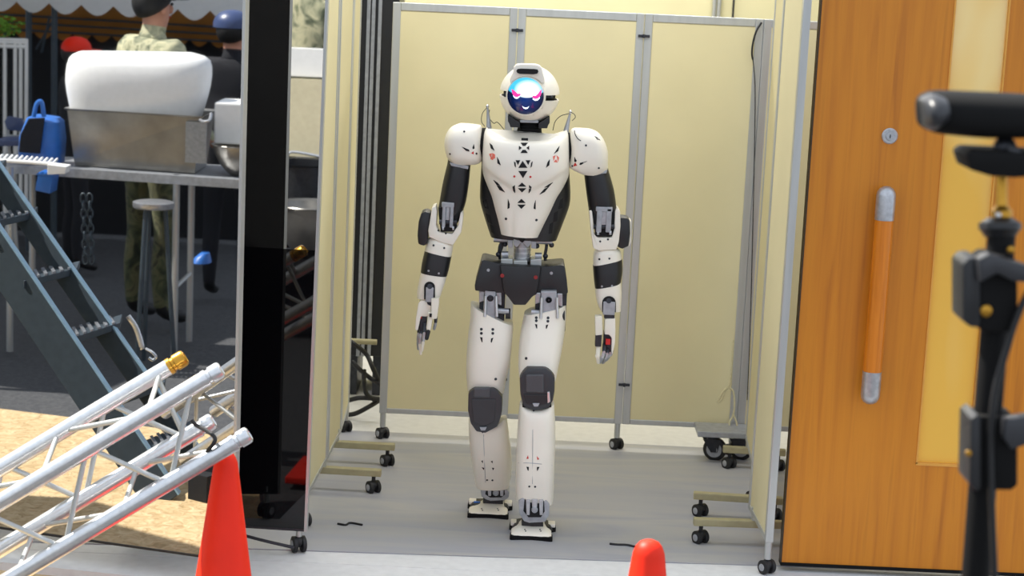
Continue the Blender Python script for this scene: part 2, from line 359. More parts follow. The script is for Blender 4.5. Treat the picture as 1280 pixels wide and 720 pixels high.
# ---------------------------------------------------------------- wheeled partitions
def caster(parent, x, y, top, r=.026, heading=0.0):
    bm = NB(); cyl(bm, (x, y, r*1.7), (x, y, top), .008, seg=10); ball(bm, (x, y, r*1.35), r*.8, (1, 1, .9), 12)
    c = obj('caster', bm, M['tyre'], parent)
    ax = Vector((math.cos(heading), math.sin(heading), 0))
    for s in (-1, 1):
        o = Vector((x, y, r)) + ax*s*.016
        w = lathe(NB(), o-ax*.009, ax, [(0, r*.8), (.003, r), (.015, r), (.018, r*.8)], 18); obj('wheel', w, M['tyre'], c)
        h = o+ax*s*.009; lathe_bm = lathe(NB(), h, ax*s, [(-.002, r*.55), (.0015, r*.5), (.003, r*.2), (.003, 0)], 14); obj('hub_cap', lathe_bm, M['grey'], c)
    return c
def partition(name, label, a, b, z0=.12, z1=1.925, panel='cream', frame='alu', fw=.034, group=None, post_casters=(0, 1), feet=(), thick=.028, foot_len=(-.2, .2), heading=.6):
    a = Vector((a[0], a[1], 0)); b = Vector((b[0], b[1], 0)); d = (b-a).normalized(); L = (b-a).length
    rz = Matrix.Rotation(math.atan2(d.y, d.x), 3, 'Z'); nrm = Vector((-d.y, d.x, 0))
    t = thing(name, label, 'partition', (a+b)/2, group)
    def bar(nm, s0, s1, za, zb, th=thick, m=frame, bev=.003):
        bm = NB(); c = a+d*((s0+s1)/2); c.z = (za+zb)/2; box(bm, c, (s1-s0, th, zb-za), rz, bev); return obj(nm, bm, M[m], t, 0)
    bar('post', 0, fw, z0-.0, z1); bar('post', L-fw, L, z0, z1)
    bar('top_rail', fw, L-fw, z1-fw, z1, thick*.98); bar('bottom_rail', fw, L-fw, z0, z0+fw*.7, thick*.98)
    bar('panel', fw-.004, L-fw+.004, z0+fw*.7-.004, z1-fw+.004, thick*.7, panel, 0)
    for s in post_casters:
        c = a+d*(fw*.5 if s == 0 else L-fw*.5)
        obj('leg_tube', cyl(NB(), (c.x, c.y, .055), (c.x, c.y, z0+.02), .013, seg=12), M[frame], t)
        caster(t, c.x, c.y, .07, heading=heading)
    for s in feet:
        c = a+d*(s*L); f0 = c+nrm*foot_len[0]; f1 = c+nrm*foot_len[1]
        bm = NB(); m_ = (f0+f1)/2; m_.z = .086; box(bm, m_, (.034, (f1-f0).length, .028), rz, .004); fb = obj('foot_bar', bm, M['beige_metal'], t, 0)
        obj('foot_post', cyl(NB(), (c.x, c.y, .08), (c.x, c.y, z0+.03), .014, seg=10), M['alu'], t)
        for e in (f0+nrm*.03, f1-nrm*.03): caster(t, e.x, e.y, .08, heading=heading)
    return t
def hinge_clip(parent, x, y, z, w=.05):
    bm = NB(); box(bm, (x, y, z), (w, .008, .012), None, .002); box(bm, (x, y-.003, z), (.012, .012, .016), None, .002); obj('hinge_clip', bm, M['darksteel'], parent, 0)
G = 'cream partitions across the back'
BY = 8.3
xs = [P(489, 250, BY).x, P(637, 250, BY).x, P(793, 250, BY).x, P(946, 150, BY).x]
b1 = partition('wheeled_room_divider', 'cream wheeled partition behind the robot\'s raised-arm side, leftmost of the back row', (xs[0]-.02, BY), (xs[1]-.0012, BY), post_casters=(0,), group=G)
b1['label'] = 'cream wheeled partition in the back row, left of the robot\'s head'
b2 = partition('wheeled_room_divider', 'cream wheeled partition in the back row, directly right of the robot\'s head', (xs[1]+.0012, BY), (xs[2]-.0012, BY), post_casters=(1,), group=G)
b3 = partition('wheeled_room_divider', 'cream wheeled partition in the back row behind the low trolley', (xs[2]+.0012, BY), (xs[3], BY), post_casters=(1,), group=G)
b4 = partition('wheeled_room_divider', 'narrow view of a cream back partition beside the orange door edge', (xs[3]+.0012, BY), (xs[3]+.53, BY), post_casters=(1,), feet=(), group=G)
for z in (1.83, .30): hinge_clip(b2, xs[1], BY-.018, z); hinge_clip(b3, xs[2], BY-.018, z)
G = 'cream partitions along the left side'
LX = -.722
partition('wheeled_room_divider', 'cream side partition at left, nearest one, just behind the black panel', (LX-.02, 6.93), (LX, 7.46), group=G, feet=(.96,), foot_len=(-.235, .16), post_casters=(0,), z1=2.12, fw=.026)
partition('wheeled_room_divider', 'cream side partition at left, middle one of the receding three', (LX+.002, 7.475), (LX+.012, 7.93), group=G, feet=(.82,), foot_len=(-.25, .16), post_casters=(), z1=2.12, fw=.026)
partition('wheeled_room_divider', 'cream side partition at left, farthest one next to the black cables', (LX+.012, 7.945), (LX+.002, 8.40), group=G, post_casters=(1,), z1=2.12, fw=.026)
G = 'cream partitions along the right side'
RX = .948
partition('wheeled_room_divider', 'cream side partition at right with a bright aluminium front post, nearest the door', (RX+.014, 6.62), (RX, 7.05), group=G, feet=(.80,), foot_len=(-.17, .23), post_casters=(0,), z1=2.12, fw=.03)
partition('wheeled_room_divider', 'cream side partition at right, behind the one with the front post', (RX+.037, 7.075), (RX+.072, 7.56), group=G, feet=(.46,), foot_len=(-.10, .25), post_casters=(1,), z1=2.12, fw=.03)
partition('wheeled_room_divider', 'cream side partition at right, farthest from the door, beside the trolley', (RX+.082, 7.60), (RX+.108, 8.12), group=G, feet=(.88,), foot_len=(-.16, .11), post_casters=(), z1=2.12, fw=.03)

# ---------------------------------------------------------------- glossy black partitions at the left
def gloss(label, A, U, N, width, z0, z1, legs, lean=0.0, split=None):
    mid = A-U*(width/2); t = thing('glossy_room_divider', label, 'partition', (mid.x, mid.y, 0))
    def at(s, z, f): q = A-U*s+N*f; return Vector((q.x+lean*(z-1), q.y, z))
    def quad(nm, sa, sb, za, zb, f0, f1, m):
        bm = NB(); prism(bm, [at(sa, za, f0), at(sb, za, f0), at(sb, zb, f0), at(sa, zb, f0)], N*(f1-f0)); return obj(nm, bm, M[m], t, 0)
    zs = split if split else z0+.008
    quad('panel', .010, width-.012, zs, z1-.015, 0, -.016, 'gloss')
    if split: quad('lower_panel', .010, width-.012, z0+.008, zs, 0, -.016, 'gloss_dark')
    quad('back_board', .010, width-.012, z0+.008, z1-.015, -.0165, -.022, 'matte')
    quad('post', 0, .010, z0, z1, .004, -.026, 'alu'); quad('post', width-.012, width, z0, z1, .004, -.026, 'alu')
    quad('top_rail', .010, width-.012, z1-.015, z1, .004, -.026, 'alu'); quad('bottom_rail', .010, width-.012, z0, z0+.008, .002, -.024, 'darksteel')
    for s in legs:
        q = at(s, .06, -.012); obj('leg_tube', cyl(NB(), (q.x, q.y, .055), (q.x, q.y, z0+.03), .011, seg=12), M['alu'], t); caster(t, q.x, q.y, .07, r=.030, heading=.4)
    return t
gloss('large glossy black panel at far left mirroring the yard and stairs', GA, GU, GN, 1.55, P(298, 703, 6.2).z, 2.1, (.05, 1.5))
g2 = gloss('narrower glossy black panel mirroring a steel bowl, between truss and cream partitions', G2A, G2U, G2N, .62, .082, 2.1, (.03, .58), .012, P(370, 312, 6.62).z)
bm = sweep(NB(), [(-.945, G2A.y-.02, .07), (-.84, G2A.y-.03, .05), (-.735, G2A.y-.03, .03)], .006, 8); obj('base_strut', bm, M['darksteel'], g2)
# ================================================================ ROBOT
YT = 7.10
robot = thing('humanoid_robot', 'white and black humanoid robot walking forward on the grey floor, screen face lit', 'robot', (0.05, 7.05, 0))
def rb(name, bm, m, parent=None, smooth=40, label=None): return obj(name, bm, M[m] if isinstance(m, str) else m, parent or robot, smooth, label)

# ---- head
hc = P(662, 117.5, YT-.01); HR = .1015
yaw = Matrix.Rotation(math.radians(-8), 3, 'Z') @ Matrix.Rotation(math.radians(1), 3, 'X') @ Matrix.Rotation(math.radians(2.5), 3, 'Y')
head = rb('head', ball(NB(), hc, HR*.95, (1, 1.02, .97), 28, yaw), 'matte')
def shell_half(zc, up, ysq=1.06):
    t = bmesh.new(); bmesh.ops.create_uvsphere(t, u_segments=48, v_segments=32, radius=HR)
    bmesh.ops.scale(t, vec=(1.02, ysq, .98), verts=t.verts)
    g = list(t.verts)+list(t.edges)+list(t.faces)
    bmesh.ops.bisect_plane(t, geom=g, plane_co=(0, 0, zc), plane_no=(0, 0, -1 if up else 1), clear_outer=True)
    # round opening for the face screen
    dead = [f for f in t.faces if f.calc_center_median().y < 0 and math.hypot(f.calc_center_median().x, f.calc_center_median().z-.001) < .066]
    bmesh.ops.delete(t, geom=dead, context='FACES')
    bmesh.ops.solidify(t, geom=list(t.faces), thickness=-.007)
    bmesh.ops.rotate(t, cent=(0, 0, 0), matrix=yaw, verts=t.verts); bmesh.ops.translate(t, vec=hc, verts=t.verts); return t
rb('upper_shell', shell_half(.009, True), 'white', head, 50); rb('lower_shell', shell_half(-.011, False), 'white', head, 50)
def hp(x, y, z): return hc + yaw @ Vector((x, y, z))
fx = -.001
bm = lathe(NB(), hp(fx, -.072, .001), yaw @ Vector((0, -1, 0)), [(0, .071), (.018, .0735), (.026, .0715), (.0285, .068), (.024, .0655)], 56); rb('face_ring', bm, 'white', head, 40)
# the screen: a shallow dome in the ring
t = NB(); RS = .0665; rr = []
for i in range(1, 11):
    a = i/10; rr.append([hp(fx+RS*a*math.cos(2*math.pi*k/48), -.100-.016*(1-a*a), .001+RS*a*math.sin(2*math.pi*k/48)) for k in range(48)])
rings(t, rr, False); c = t.verts.new(hp(fx, -.116, .001)); t.verts.ensure_lookup_table()
for k in range(48): t.faces.new((t.verts[k], t.verts[(k+1) % 48], c))
scr_tree = tree_of(t.copy()); scr = rb('face_screen', t, 'screen', head, 60)
def arc_poly(cx, cy, rx, ry, a0, a1, w, n=10):
    o = []; i_ = []
    for k in range(n+1):
        a = math.radians(a0+(a1-a0)*k/n); tp = w*math.sin(math.pi*k/n)
        o.append((cx+rx*math.cos(a), cy+ry*math.sin(a))); i_.append((cx+(rx)*math.cos(a), cy+ry*math.sin(a)-tp))
    return o + i_[::-1][1:-1]
def strip(nm, pts_top, pts_bot, m, out=.0012):
    bm = NB()
    for k in range(len(pts_top)-1):
        decal(bm, scr_tree, [pts_top[k], pts_top[k+1], pts_bot[k+1], pts_bot[k]], out, .002)
    return rb(nm, bm, m, scr, 0)
e1 = [(639.6, 111.5), (642, 112.6), (644.6, 114.8), (647, 117.2), (650.5, 117.0)]; e1b = [(640.6, 117), (642.6, 120.2), (645.2, 121.4), (648, 121.0), (651, 118.6)]
strip('left_eye', e1, e1b, 'pink')
strip('left_eye_glint', [(641.5, 119), (643.6, 121), (646.5, 121.4), (649.2, 120.2)], [(642, 120.6), (644, 123), (646.8, 123.4), (649.4, 121.6)], 'whitelight', .002)
e2 = [(677.0, 111.5), (675, 113.6), (672.4, 117.2), (669.5, 120), (665.6, 119.6)]; e2b = [(676.4, 117.6), (674.6, 121.2), (672, 123.4), (669, 123.8), (665.6, 122)]
strip('right_eye', e2, e2b, 'pink')
strip('right_eye_glint', [(674.6, 121), (672, 123.2), (669, 123.9), (666, 122.6)], [(674.6, 122.8), (672, 125.4), (669, 126), (665.8, 124.2)], 'whitelight', .002)
strip('smile', [(652.8, 132.4), (654.5, 133.8), (657, 134.5), (659.5, 134.0), (661.4, 132.6)], [(653.2, 133.2), (654.8, 135.4), (657.1, 136.2), (659.4, 135.6), (661, 133.6)], 'whitelight', .002)
# sensor fin on the crown
_arc = [(657.5+24.6*math.cos(math.radians(a)), 118.6+24.2*math.sin(math.radians(a))) for a in range(-38, -143, -8)]
fin = [(637.5, 98), (639, 95), (641.5, 89), (642, 83.5), (645.5, 80.3), (652, 79.6), (669, 80), (674.5, 81.5), (677.5, 85), (678.5, 91), (680.5, 97), (681, 102)] + _arc
bm = plate(NB(), fin, YT-.118, YT-.045, .005); rb('crown_fin', bm, 'white', head, 45)
slot = [(645.5, 88.5), (647, 86.3), (651, 85.8), (668, 86.3), (672, 87), (673, 89.5), (671.5, 92), (667, 92.8), (650, 92.2), (646.5, 91)]
sl = rb('sensor_slot', plate(NB(), slot, YT-.1265, YT-.118), 'vent', head, 0); bm = plate(NB(), [(655, 88.5), (657, 88.5), (657, 90.3), (655, 90.3)], YT-.121, YT-.112); rb('sensor_lens', bm, 'grey', sl, 0)
for a, b in (((630, 115.5), (638, 121.5)), ((681, 117.5), (691.5, 123))):
    bm = plate(NB(), [a, (b[0], a[1]+1), b, (a[0], b[1]-1)], YT-.085, YT-.04, .002); rb('side_camera', bm, 'black', head, 0)
bm = ball(NB(), P(689, 121, YT-.085), .006, (1, 1, 1), 12); rb('side_lens', bm, 'darksteel', head)

# ---- neck
neck = rb('neck', loft(NB(), [(644, 171, 678, 173, YT, .05), (647, 160, 677, 161, YT, .05), (650, 148, 675, 149, YT, .045)], 3), 'matte')
for p in ([(635, 142), (641, 146), (650, 152), (650, 158), (638, 157.5), (637, 154), (635, 150)], [(687, 144), (681, 148), (673, 153), (673, 159), (684, 159), (685, 155), (687, 152)]):
    rb('jaw_bracket', plate(NB(), p, YT-.075, YT+.03, .003), 'black', neck, 0)
rb('neck_bar', plate(NB(), [(650, 149.5), (673, 150.5), (673, 153.5), (650, 153)], YT-.07, YT-.05, .002), 'grey', neck, 0)
bm = NB()
for k in range(4): bb(bm, P(646.5+k*.3, 158+k*3.4, YT-.056), P(676-k*.3, 159.2+k*3.4, YT-.05))
rb('neck_ribs', bm, 'black', neck, 0)

# ---- torso
core = densify([(606, 168, 709, 171, YT+.02, .085), (603, 190, 711, 192, YT+.02, .105), (601, 217, 712, 220, YT+.02, .112), (600, 236, 713, 238, YT+.02, .112), (600.5, 252, 712, 255, YT+.02, .105), (606, 272, 705, 275, YT+.02, .095), (613.5, 295, 695.5, 299.5, YT+.02, .08)], 3)
bm = loft(NB(), core, 2.9, 40); ct = tree_of(bm); torso = rb('torso', bm, 'black', None, 40, label='black slotted side shells under the white chest')
chest = densify([(608, 159.5, 708.5, 163, YT-.01, .070, .07, .038), (605, 166, 710.5, 169, YT-.012, .102, .09, .018), (603.5, 178, 711.5, 181, YT-.015, .122, .10), (603, 196, 711.5, 199, YT-.018, .132, .10), (603.5, 214, 711, 217, YT-.02, .128, .09), (608, 229, 705, 232, YT-.03, .108, .07), (613, 243, 697.5, 246, YT-.03, .102, .05), (617.5, 259, 690, 262, YT-.028, .098, .04), (622.5, 276, 680.5, 280, YT-.026, .093, .035), (626, 291, 673, 295, YT-.022, .086, .03)], 7)
bm = loft(NB(), chest, 3.0, 88)
_l, _c, _r = P(605, 211, YT-.12), P(653, 243, YT-.12), P(710, 213, YT-.12)      # the pectoral plate stands proud along a shallow V, its middle spine a little too
for v in bm.verts:
    if v.co.y < YT-.05:
        u = (v.co.x-_c.x); zl = _c.z+(_l.z-_c.z)*u/(_l.x-_c.x) if u < 0 else _c.z+(_r.z-_c.z)*u/(_r.x-_c.x)
        k = min(1, max(0, (v.co.z-zl+.012)/.024)); k = k*k*(3-2*k); w = min(1, max(0, (YT-.05-v.co.y)/.04)); sp = min(1, max(0, (.032-abs(u))/.014))
        v.co.y += w*(.009*(1-max(k, sp*.8)) - .003*k)
bm.normal_update(); tr = tree_of(bm); chs = rb('chest_shell', bm, 'white', None, 32)
Z = lambda pts: [(500+a/4, 130+b/4) for a, b in pts]
polys = [[((a-500)*4, (b-130)*4) for a, b in q] for q in ([(651.7, 173.2), (660, 173.4), (660, 175.6), (651.7, 175.4)], [(650.7, 178.8), (659.7, 178.8), (656.8, 182.4), (653.5, 182.4)], [(653.3, 187.4), (656.9, 187.4), (659.7, 191.2), (650.7, 191.2)], [(648.6, 182.4), (652.3, 185), (648.6, 187.6)], [(661.5, 182.4), (658, 185), (661.5, 187.6)])] + [
 [(570, 287), (578, 293), (580, 318), (573, 310)], [(578, 281), (601, 281), (590, 305)], [(592, 319), (613, 284), (637, 319)], [(628, 281), (652, 281), (641, 305)], [(664, 286), (656, 294), (652, 319), (659, 312)], [(592, 335), (637, 335), (615, 370)],
 [(449, 195), (462, 207), (473, 233), (456, 223)], [(486, 265), (495, 280), (504, 306), (488, 297)], [(797, 210), (787, 222), (769, 249), (790, 236)], [(749, 276), (738, 290), (730, 318), (746, 306)],
 [(467, 379), (488, 393), (501, 408), (484, 404)], [(484, 406), (503, 411), (525, 441), (498, 429)], [(764, 391), (744, 402), (722, 417), (743, 414)], [(744, 414), (722, 424), (697, 452), (722, 440)],
 [(563, 413), (575, 405), (576, 444), (567, 434)], [(610, 393), (631, 412), (590, 412)], [(590, 421), (631, 421), (610, 441)], [(645, 405), (657, 414), (653, 434), (643, 446)],
 [(540, 474), (549, 500), (548, 520), (538, 524)], [(678, 480), (678, 526), (668, 522), (671, 500)], [(607, 474), (628, 494), (587, 494)], [(587, 503), (628, 503), (607, 524)]]
for p in polys:
    bm = NB()
    if decal(bm, tr, Z(p), .0022, .006): obj('vent', bm, M['vent'], chs, 0)
    else: bm.free()
for p in ([(446, 250), (460, 246), (455, 272)], [(462, 245), (475, 252), (476, 270), (460, 280)], [(452, 275), (459, 262), (466, 281)], [(764, 262), (778, 256), (768, 285)], [(782, 256), (795, 268), (790, 290)], [(768, 290), (780, 276), (788, 293)]):
    bm = NB()
    if decal(bm, tr, Z(p)): obj('red_mark', bm, mat('coral_red_print', 'e0705e', .5) if 'coral_red_print' not in bpy.data.materials else bpy.data.materials['coral_red_print'], chs, 0)
screws(tr, Z([(530, 574), (682, 580)]), chs, .005)
screws(tr, Z([(572, 362), (652, 364)]), chs, .004, 'red')
sv = [[(415, 485), (435, 475), (445, 525), (425, 520)], [(428, 545), (450, 555), (462, 600), (440, 590)], [(450, 600), (466, 610), (474, 650), (458, 640)], [(800, 480), (815, 470), (812, 520), (790, 525)], [(770, 545), (790, 535), (785, 585), (765, 590)], [(748, 600), (766, 590), (760, 645), (742, 650)]]
vents(ct, [Z(p) for p in sv], torso)
# lifting stays behind the shoulders
for base, tip, w in (((611, 158), (609.3, 133), ((609, 134), (603, 142), (602, 152), (606, 158))), ((708, 162), (713, 140), ((713, 140), (718, 143), (719, 147), (715, 151)))):
    a = P(*base, YT+.02); b = P(*tip, YT+.03); m_ = a.lerp(b, .5)
    s = rb('lifting_stay', sweep(NB(), [a+Vector((0, 0, -.02)), a, m_, b], lambda u: .011*(1-u)+.003, 10), 'grey')
    rb('stay_tip', ball(NB(), b, .0065, (1, 1, 1.2), 10), 'alu_bright', s); rb('wire_loop', sweep(NB(), [P(x, y, YT+.02) for x, y in w], .0014, 6), 'darksteel', s)
for w in (((612, 137), (611, 146), (617, 154), (622, 153), (631, 163)), ((711, 142), (701, 145), (694, 152), (691, 163))):
    rb('neck_wire', sweep(NB(), [P(x, y, YT+.03) for x, y in w], .0015, 6), 'darksteel')

# ---- shoulders and arms
def arm(side):
    L = side == 'left'
    if L:
        sh = [(574, 154.5, 601, 157, YT, .05), (564, 159, 602.5, 160, YT, .07), (557.5, 168, 603, 170, YT, .085), (555.5, 180, 603, 181, YT, .088), (558, 193, 603, 195, YT, .085), (562, 200.5, 602, 201, YT, .07), (568, 205, 598, 204, YT, .055)]
        ua = [(560, 198, 589, 202, YT, .05), (559, 205, 588, 209, YT, .056), (554, 226, 586, 230, YT, .058), (550, 248, 582.5, 252, YT, .056), (548, 262, 577, 268, YT, .05), (549, 274, 572, 279, YT, .036)]
        cup = [(540.5, 257.5), (545.5, 255), (547, 262), (546, 280), (550, 288), (566, 290), (573, 280), (576, 264), (579, 262), (579.3, 272), (577, 288), (567, 304), (553, 301), (537, 294), (536, 286), (539, 268)]
        pad = [(527.5, 264), (533, 262), (539, 264), (536, 285), (535, 302), (531, 305.5), (523.5, 303), (522.5, 292), (524, 275)]
        box_ = (551, 253, 569, 287)
        f1 = [(538, 296, 563, 302, YT, .045), (535, 299, 566.5, 306, YT, .052), (532.5, 306, 565.5, 314, YT, .054), (531, 312.5, 564.3, 320.5, YT-.002, .054)]
        f2 = [(531.2, 312, 564.6, 320, YT-.002, .0545), (527.5, 328, 561.5, 335, YT-.005, .0555), (526, 339.5, 559, 344.5, YT-.008, .053)]
        f3 = [(526.3, 339, 559, 344, YT-.008, .052), (523.5, 352, 555.5, 356, YT-.012, .049), (521.3, 364, 551.5, 367, YT-.016, .044), (521.5, 372, 549, 374, YT-.018, .038)]
        wr = (530.5, 351, 544, 373); sgn = -1
    else:
        sh = [(717, 160.5, 740, 162, YT, .05), (713, 163.5, 748, 166, YT, .07), (712, 172, 755, 175, YT, .085), (711.5, 186, 759.3, 188, YT, .088), (711.5, 199, 759.8, 202, YT, .085), (712, 209, 759, 212, YT, .072), (727, 217, 751, 218, YT, .055)]
        ua = [(729, 210, 760, 209, YT, .05), (730, 217, 761, 214, YT, .056), (732.5, 238, 767, 235, YT, .058), (735, 256, 770, 255, YT, .056), (737, 268, 770.5, 267, YT, .05), (741, 279, 767, 279, YT, .036)]
        cup = [(736, 262), (739.5, 261), (741, 272), (742, 290), (746, 294.5), (764, 294.5), (767, 285), (768, 262), (771, 258), (774.5, 262), (775, 280), (773, 300), (770, 309.5), (748, 311), (741, 308), (738.5, 290)]
        pad = [(774.5, 269.5), (783, 270.5), (786.5, 273), (787, 290), (785, 305.5), (777, 309), (771, 306.5), (772.5, 290)]
        box_ = (744, 258.5, 766, 293)
        f1 = [(746, 311, 772, 310, YT, .045), (742.5, 315, 775.5, 313.5, YT, .052), (741.5, 323, 777, 318, YT, .054), (741.3, 331.5, 777.4, 324, YT-.002, .054)]
        f2 = [(741, 331, 777.6, 323, YT-.002, .0545), (742, 346, 778, 338, YT-.005, .0555), (743.6, 359.5, 776, 353, YT-.008, .053)]
        f3 = [(743.8, 359, 776.2, 352, YT-.008, .052), (745, 372, 777, 366, YT-.012, .049), (747.5, 381, 776.5, 378, YT-.016, .044), (750, 387, 776, 388.5, YT-.018, .038)]
        wr = (752.5, 369, 769.5, 389); sgn = 1
    mz = lambda nm: nm
    bm = loft(NB(), densify(sh, 3), 3.2, 36); st = tree_of(bm); s = rb('shoulder_shell', bm, 'white', None, 38)
    if L:
        vents(st, [Z([(308, 213), (345, 228), (348, 238), (330, 234)]), Z([(369, 200), (373, 222), (364, 226), (362, 218)])], s)
        vents(st, [Z([(368, 236), (368, 252), (356, 246)])], s, 'red', 'red_mark'); screws(st, Z([(321, 138), (250, 250), (382, 248)]), s)
        jx = (603.5, 180)
    else:
        vents(st, [Z([(873, 264), (884, 284), (880, 290), (872, 288)]), Z([(937, 285), (905, 304), (897, 303), (900, 294)]), Z([(972, 160), (990, 170), (1002, 182), (985, 178)])], s)
        vents(st, [Z([(876, 292), (886, 308), (866, 312)])], s, 'red', 'red_mark'); screws(st, Z([(930, 207), (994, 320), (862, 310)]), s)
        jx = (711.5, 186)
        rb('shell_seam', sweep(NB(), [P(x, y, YT-.083) for x, y in ((718, 163), (719, 168), (722, 173), (726, 176))], .0018, 6), 'darksteel', s)
    a = P(jx[0]-8*(-sgn)*-1, jx[1], YT); b = P(jx[0]+8, jx[1], YT); a = P(jx[0]-8, jx[1], YT)
    rb('shoulder_joint', cyl(NB(), a, b, .06, seg=24), 'matte')
    bm = loft(NB(), densify(ua, 3), 2.5, 28); ut = tree_of(bm); u = rb('upper_arm', bm, 'black', None, 40)
    x0 = ua[1][0]; rb('arm_collar', plate(NB(), [(x0+3, ua[1][1]-2), (ua[1][2]-2, ua[1][3]-1.5), (ua[1][2]-3, ua[1][3]+2.5), (x0+5, ua[1][1]+2)], YT-.056, YT-.04, .002), 'grey', u, 0)
    # elbow fork
    e = rb('elbow_cup', plate(NB(), cup, YT-.052, YT+.045, .006), 'white', None, 45)
    l, t_, r, b_ = box_; w = r-l; h = b_-t_
    bm = NB()
    for k in (.12, .66): bb(bm, P(l+w*k, t_+2, YT-.066), P(l+w*(k+.2), b_-4, YT-.03), .003)
    k_ = rb('elbow_fork', bm, 'grey', e, 0)
    rb('fork_bridge', bb(NB(), P(l+1, t_, YT-.066), P(r-1, t_+5, YT-.03), .003), 'grey', k_, 0)
    bm = NB(); bb(bm, P(l+w*.36, t_+5, YT-.058), P(l+w*.62, t_+h*.62, YT-.03), .002); rb('elbow_actuator', bm, 'steel', k_, 0)
    rb('elbow_pin', cyl(NB(), P(l-2, t_+h*.72, YT-.05), P(r+2, t_+h*.72, YT-.05), .009, seg=14), 'darksteel', k_)
    rb('elbow_recess', plate(NB(), [(l-3, t_+6), (r+3, t_+6), (r+2, b_+2), (l, b_+2)], YT-.046, YT-.02), 'vent', e, 0)
    bm = NB()
    for q in (.1, .8): cyl(bm, P(l+w*q, b_-2, YT-.060), P(l+w*(q+.12), b_-2, YT-.060), .008, seg=12)
    rb('fork_bolts', bm, 'steel', k_)
    q = rb('elbow_pad', plate(NB(), pad, YT-.045, YT+.05, .008), 'black', None, 45)
    if not L: rb('pad_rim', plate(NB(), [(785.5, 273), (788.5, 275), (788.5, 300), (786, 306), (785, 304), (786.5, 290)], YT-.03, YT+.05, .002), 'white', q, 0)
    # forearm
    bm = loft(NB(), densify(f1, 3), 2.8, 32); t1 = tree_of(bm); fa = rb('forearm', bm, 'white', None, 40)
    bm = loft(NB(), densify(f2, 3), 2.8, 32); t2 = tree_of(bm); rb('forearm_band', bm, 'black', fa, 40)
    bm = loft(NB(), densify(f3, 3), 2.8, 32); t3 = tree_of(bm); fl = rb('forearm_cuff', bm, 'white', fa, 40)
    zz = lambda pts: [(500+a/4, 280+b/4) for a, b in pts]
    screws(t1, zz([(168, 107), (221, 120)]) if L else zz([(997, 176), (1047, 173)]), fa); screws(t2, zz([(143, 234), (194, 247)]) if L else zz([(1010, 312), (1060, 309)]), fa, m='grey')
    screws(tree_of_cup(e), Z([(192, 632), (229, 646)]) if L else Z([(1001, 687), (1040, 677)]), e)
    # wrist window in the cuff
    x0, y0, x1, y1 = wr; cxm = (x0+x1)/2; rad = (x1-x0)/2
    arch = [(cxm+rad*math.cos(math.radians(a)), y0+rad+rad*math.sin(math.radians(a))) for a in range(180, 361, 20)] + [(x1, y1), (x0, y1)]
    rb('wrist_window', plate(NB(), arch, YT-.066, YT-.02), 'vent', fl, 0)
    ws = rb('wrist_link', bb(NB(), P(x0+1.8, y0+8, YT-.071), P(x1-1.8, y1+2, YT-.02), .003), 'grey', fl, 0)
    rb('wrist_pin', cyl(NB(), P(cxm, y0+7, YT-.072), P(cxm, y0+7, YT-.03), .010, seg=14), 'darksteel', ws)
    rb('wrist_block', bb(NB(), P(x0+3, y1+1, YT-.06), P(x1-2, y1+7, YT-.02), .003), 'darksteel', fl, 0)
    return fa
def tree_of_cup(o):
    bm = bmesh.new(); bm.from_mesh(o.data); t = tree_of(bm); bm.free(); return t
arm('left'); arm('right')

# ---- hands (fingers hanging down, slightly curled)
def finger(parent, pts, w, tipmat, segmat='darksteel', prox='offwhite', nm='finger'):
    # pts: (px, py, Y) joints
    q = [P(*p) for p in pts]; n = len(q)-1
    f = None
    for i in range(n):
        a, b = q[i], q[i+1]; r0 = w*(1-.13*i); r1 = w*(1-.13*(i+1))
        bm = NB(); d = (b-a).normalized(); x, y = frame_of(d); rs = []
        for tt, s in ((0, .8), (.12, 1), (.85, 1), (1, .75)):
            c = a.lerp(b, tt); r = (r0*(1-tt)+r1*tt)*s
            rs.append([c+x*math.copysign(abs(math.cos(t))**.6, math.cos(t))*r+y*math.copysign(abs(math.sin(t))**.6, math.sin(t))*r for t in [2*math.pi*(k+.5)/10 for k in range(10)]])
        rings(bm, rs)
        if i: cyl(bm, a-x*r0*1.05, a+x*r0*1.05, r0*.75, seg=8)
        m_ = prox if i == 0 else (tipmat if i == n-1 else segmat)
        o = rb(nm if i == 0 else ('finger_tip' if i == n-1 else 'finger_link'), bm, m_, parent if f is None else f, 40)
        if f is None: f = o
    return f
# screen-left hand
h = rb('hand', plate(NB(), [(523.5, 377), (527, 373.5), (532, 373), (537, 377), (540, 381), (539, 392), (533, 393.5), (527, 393), (525, 402), (523, 411), (519.5, 410), (520.5, 396)], YT-.06, YT+.02, .005), 'white', None, 45)
rb('thumb_guard', plate(NB(), [(539.5, 372), (549, 371.5), (549, 379), (546.5, 397), (541, 397.5), (535, 391.5), (535, 389.5), (539.5, 389)], YT-.085, YT-.035, .004), 'offwhite', h, 45)
rb('palm_mechanism', bb(NB(), P(525, 392, YT-.045), P(534, 410, YT+.01), .003), 'darksteel', h, 0)
rb('red_mark', bb(NB(), P(525.3, 393.5, YT-.05), P(527.3, 398, YT-.044)), 'red', h, 0)
rb('knuckle_block', bb(NB(), P(536.8, 392, YT-.088), P(540, 395.5, YT-.07), .001), 'vent', h, 0)
finger(h, [(538.5, 392, YT-.065), (535.5, 413, YT-.075), (533, 424, YT-.06)], .0105, 'darksteel', nm='thumb')
finger(h, [(531.5, 404, YT-.045), (530.5, 416, YT-.065), (529, 427, YT-.06), (527.5, 439, YT-.045)], .0085, 'offwhite', 'steel', 'darksteel')
finger(h, [(528, 405, YT-.02), (526, 418, YT-.04), (525, 430, YT-.04), (526, 443, YT-.025)], .0085, 'offwhite', 'steel', 'darksteel')
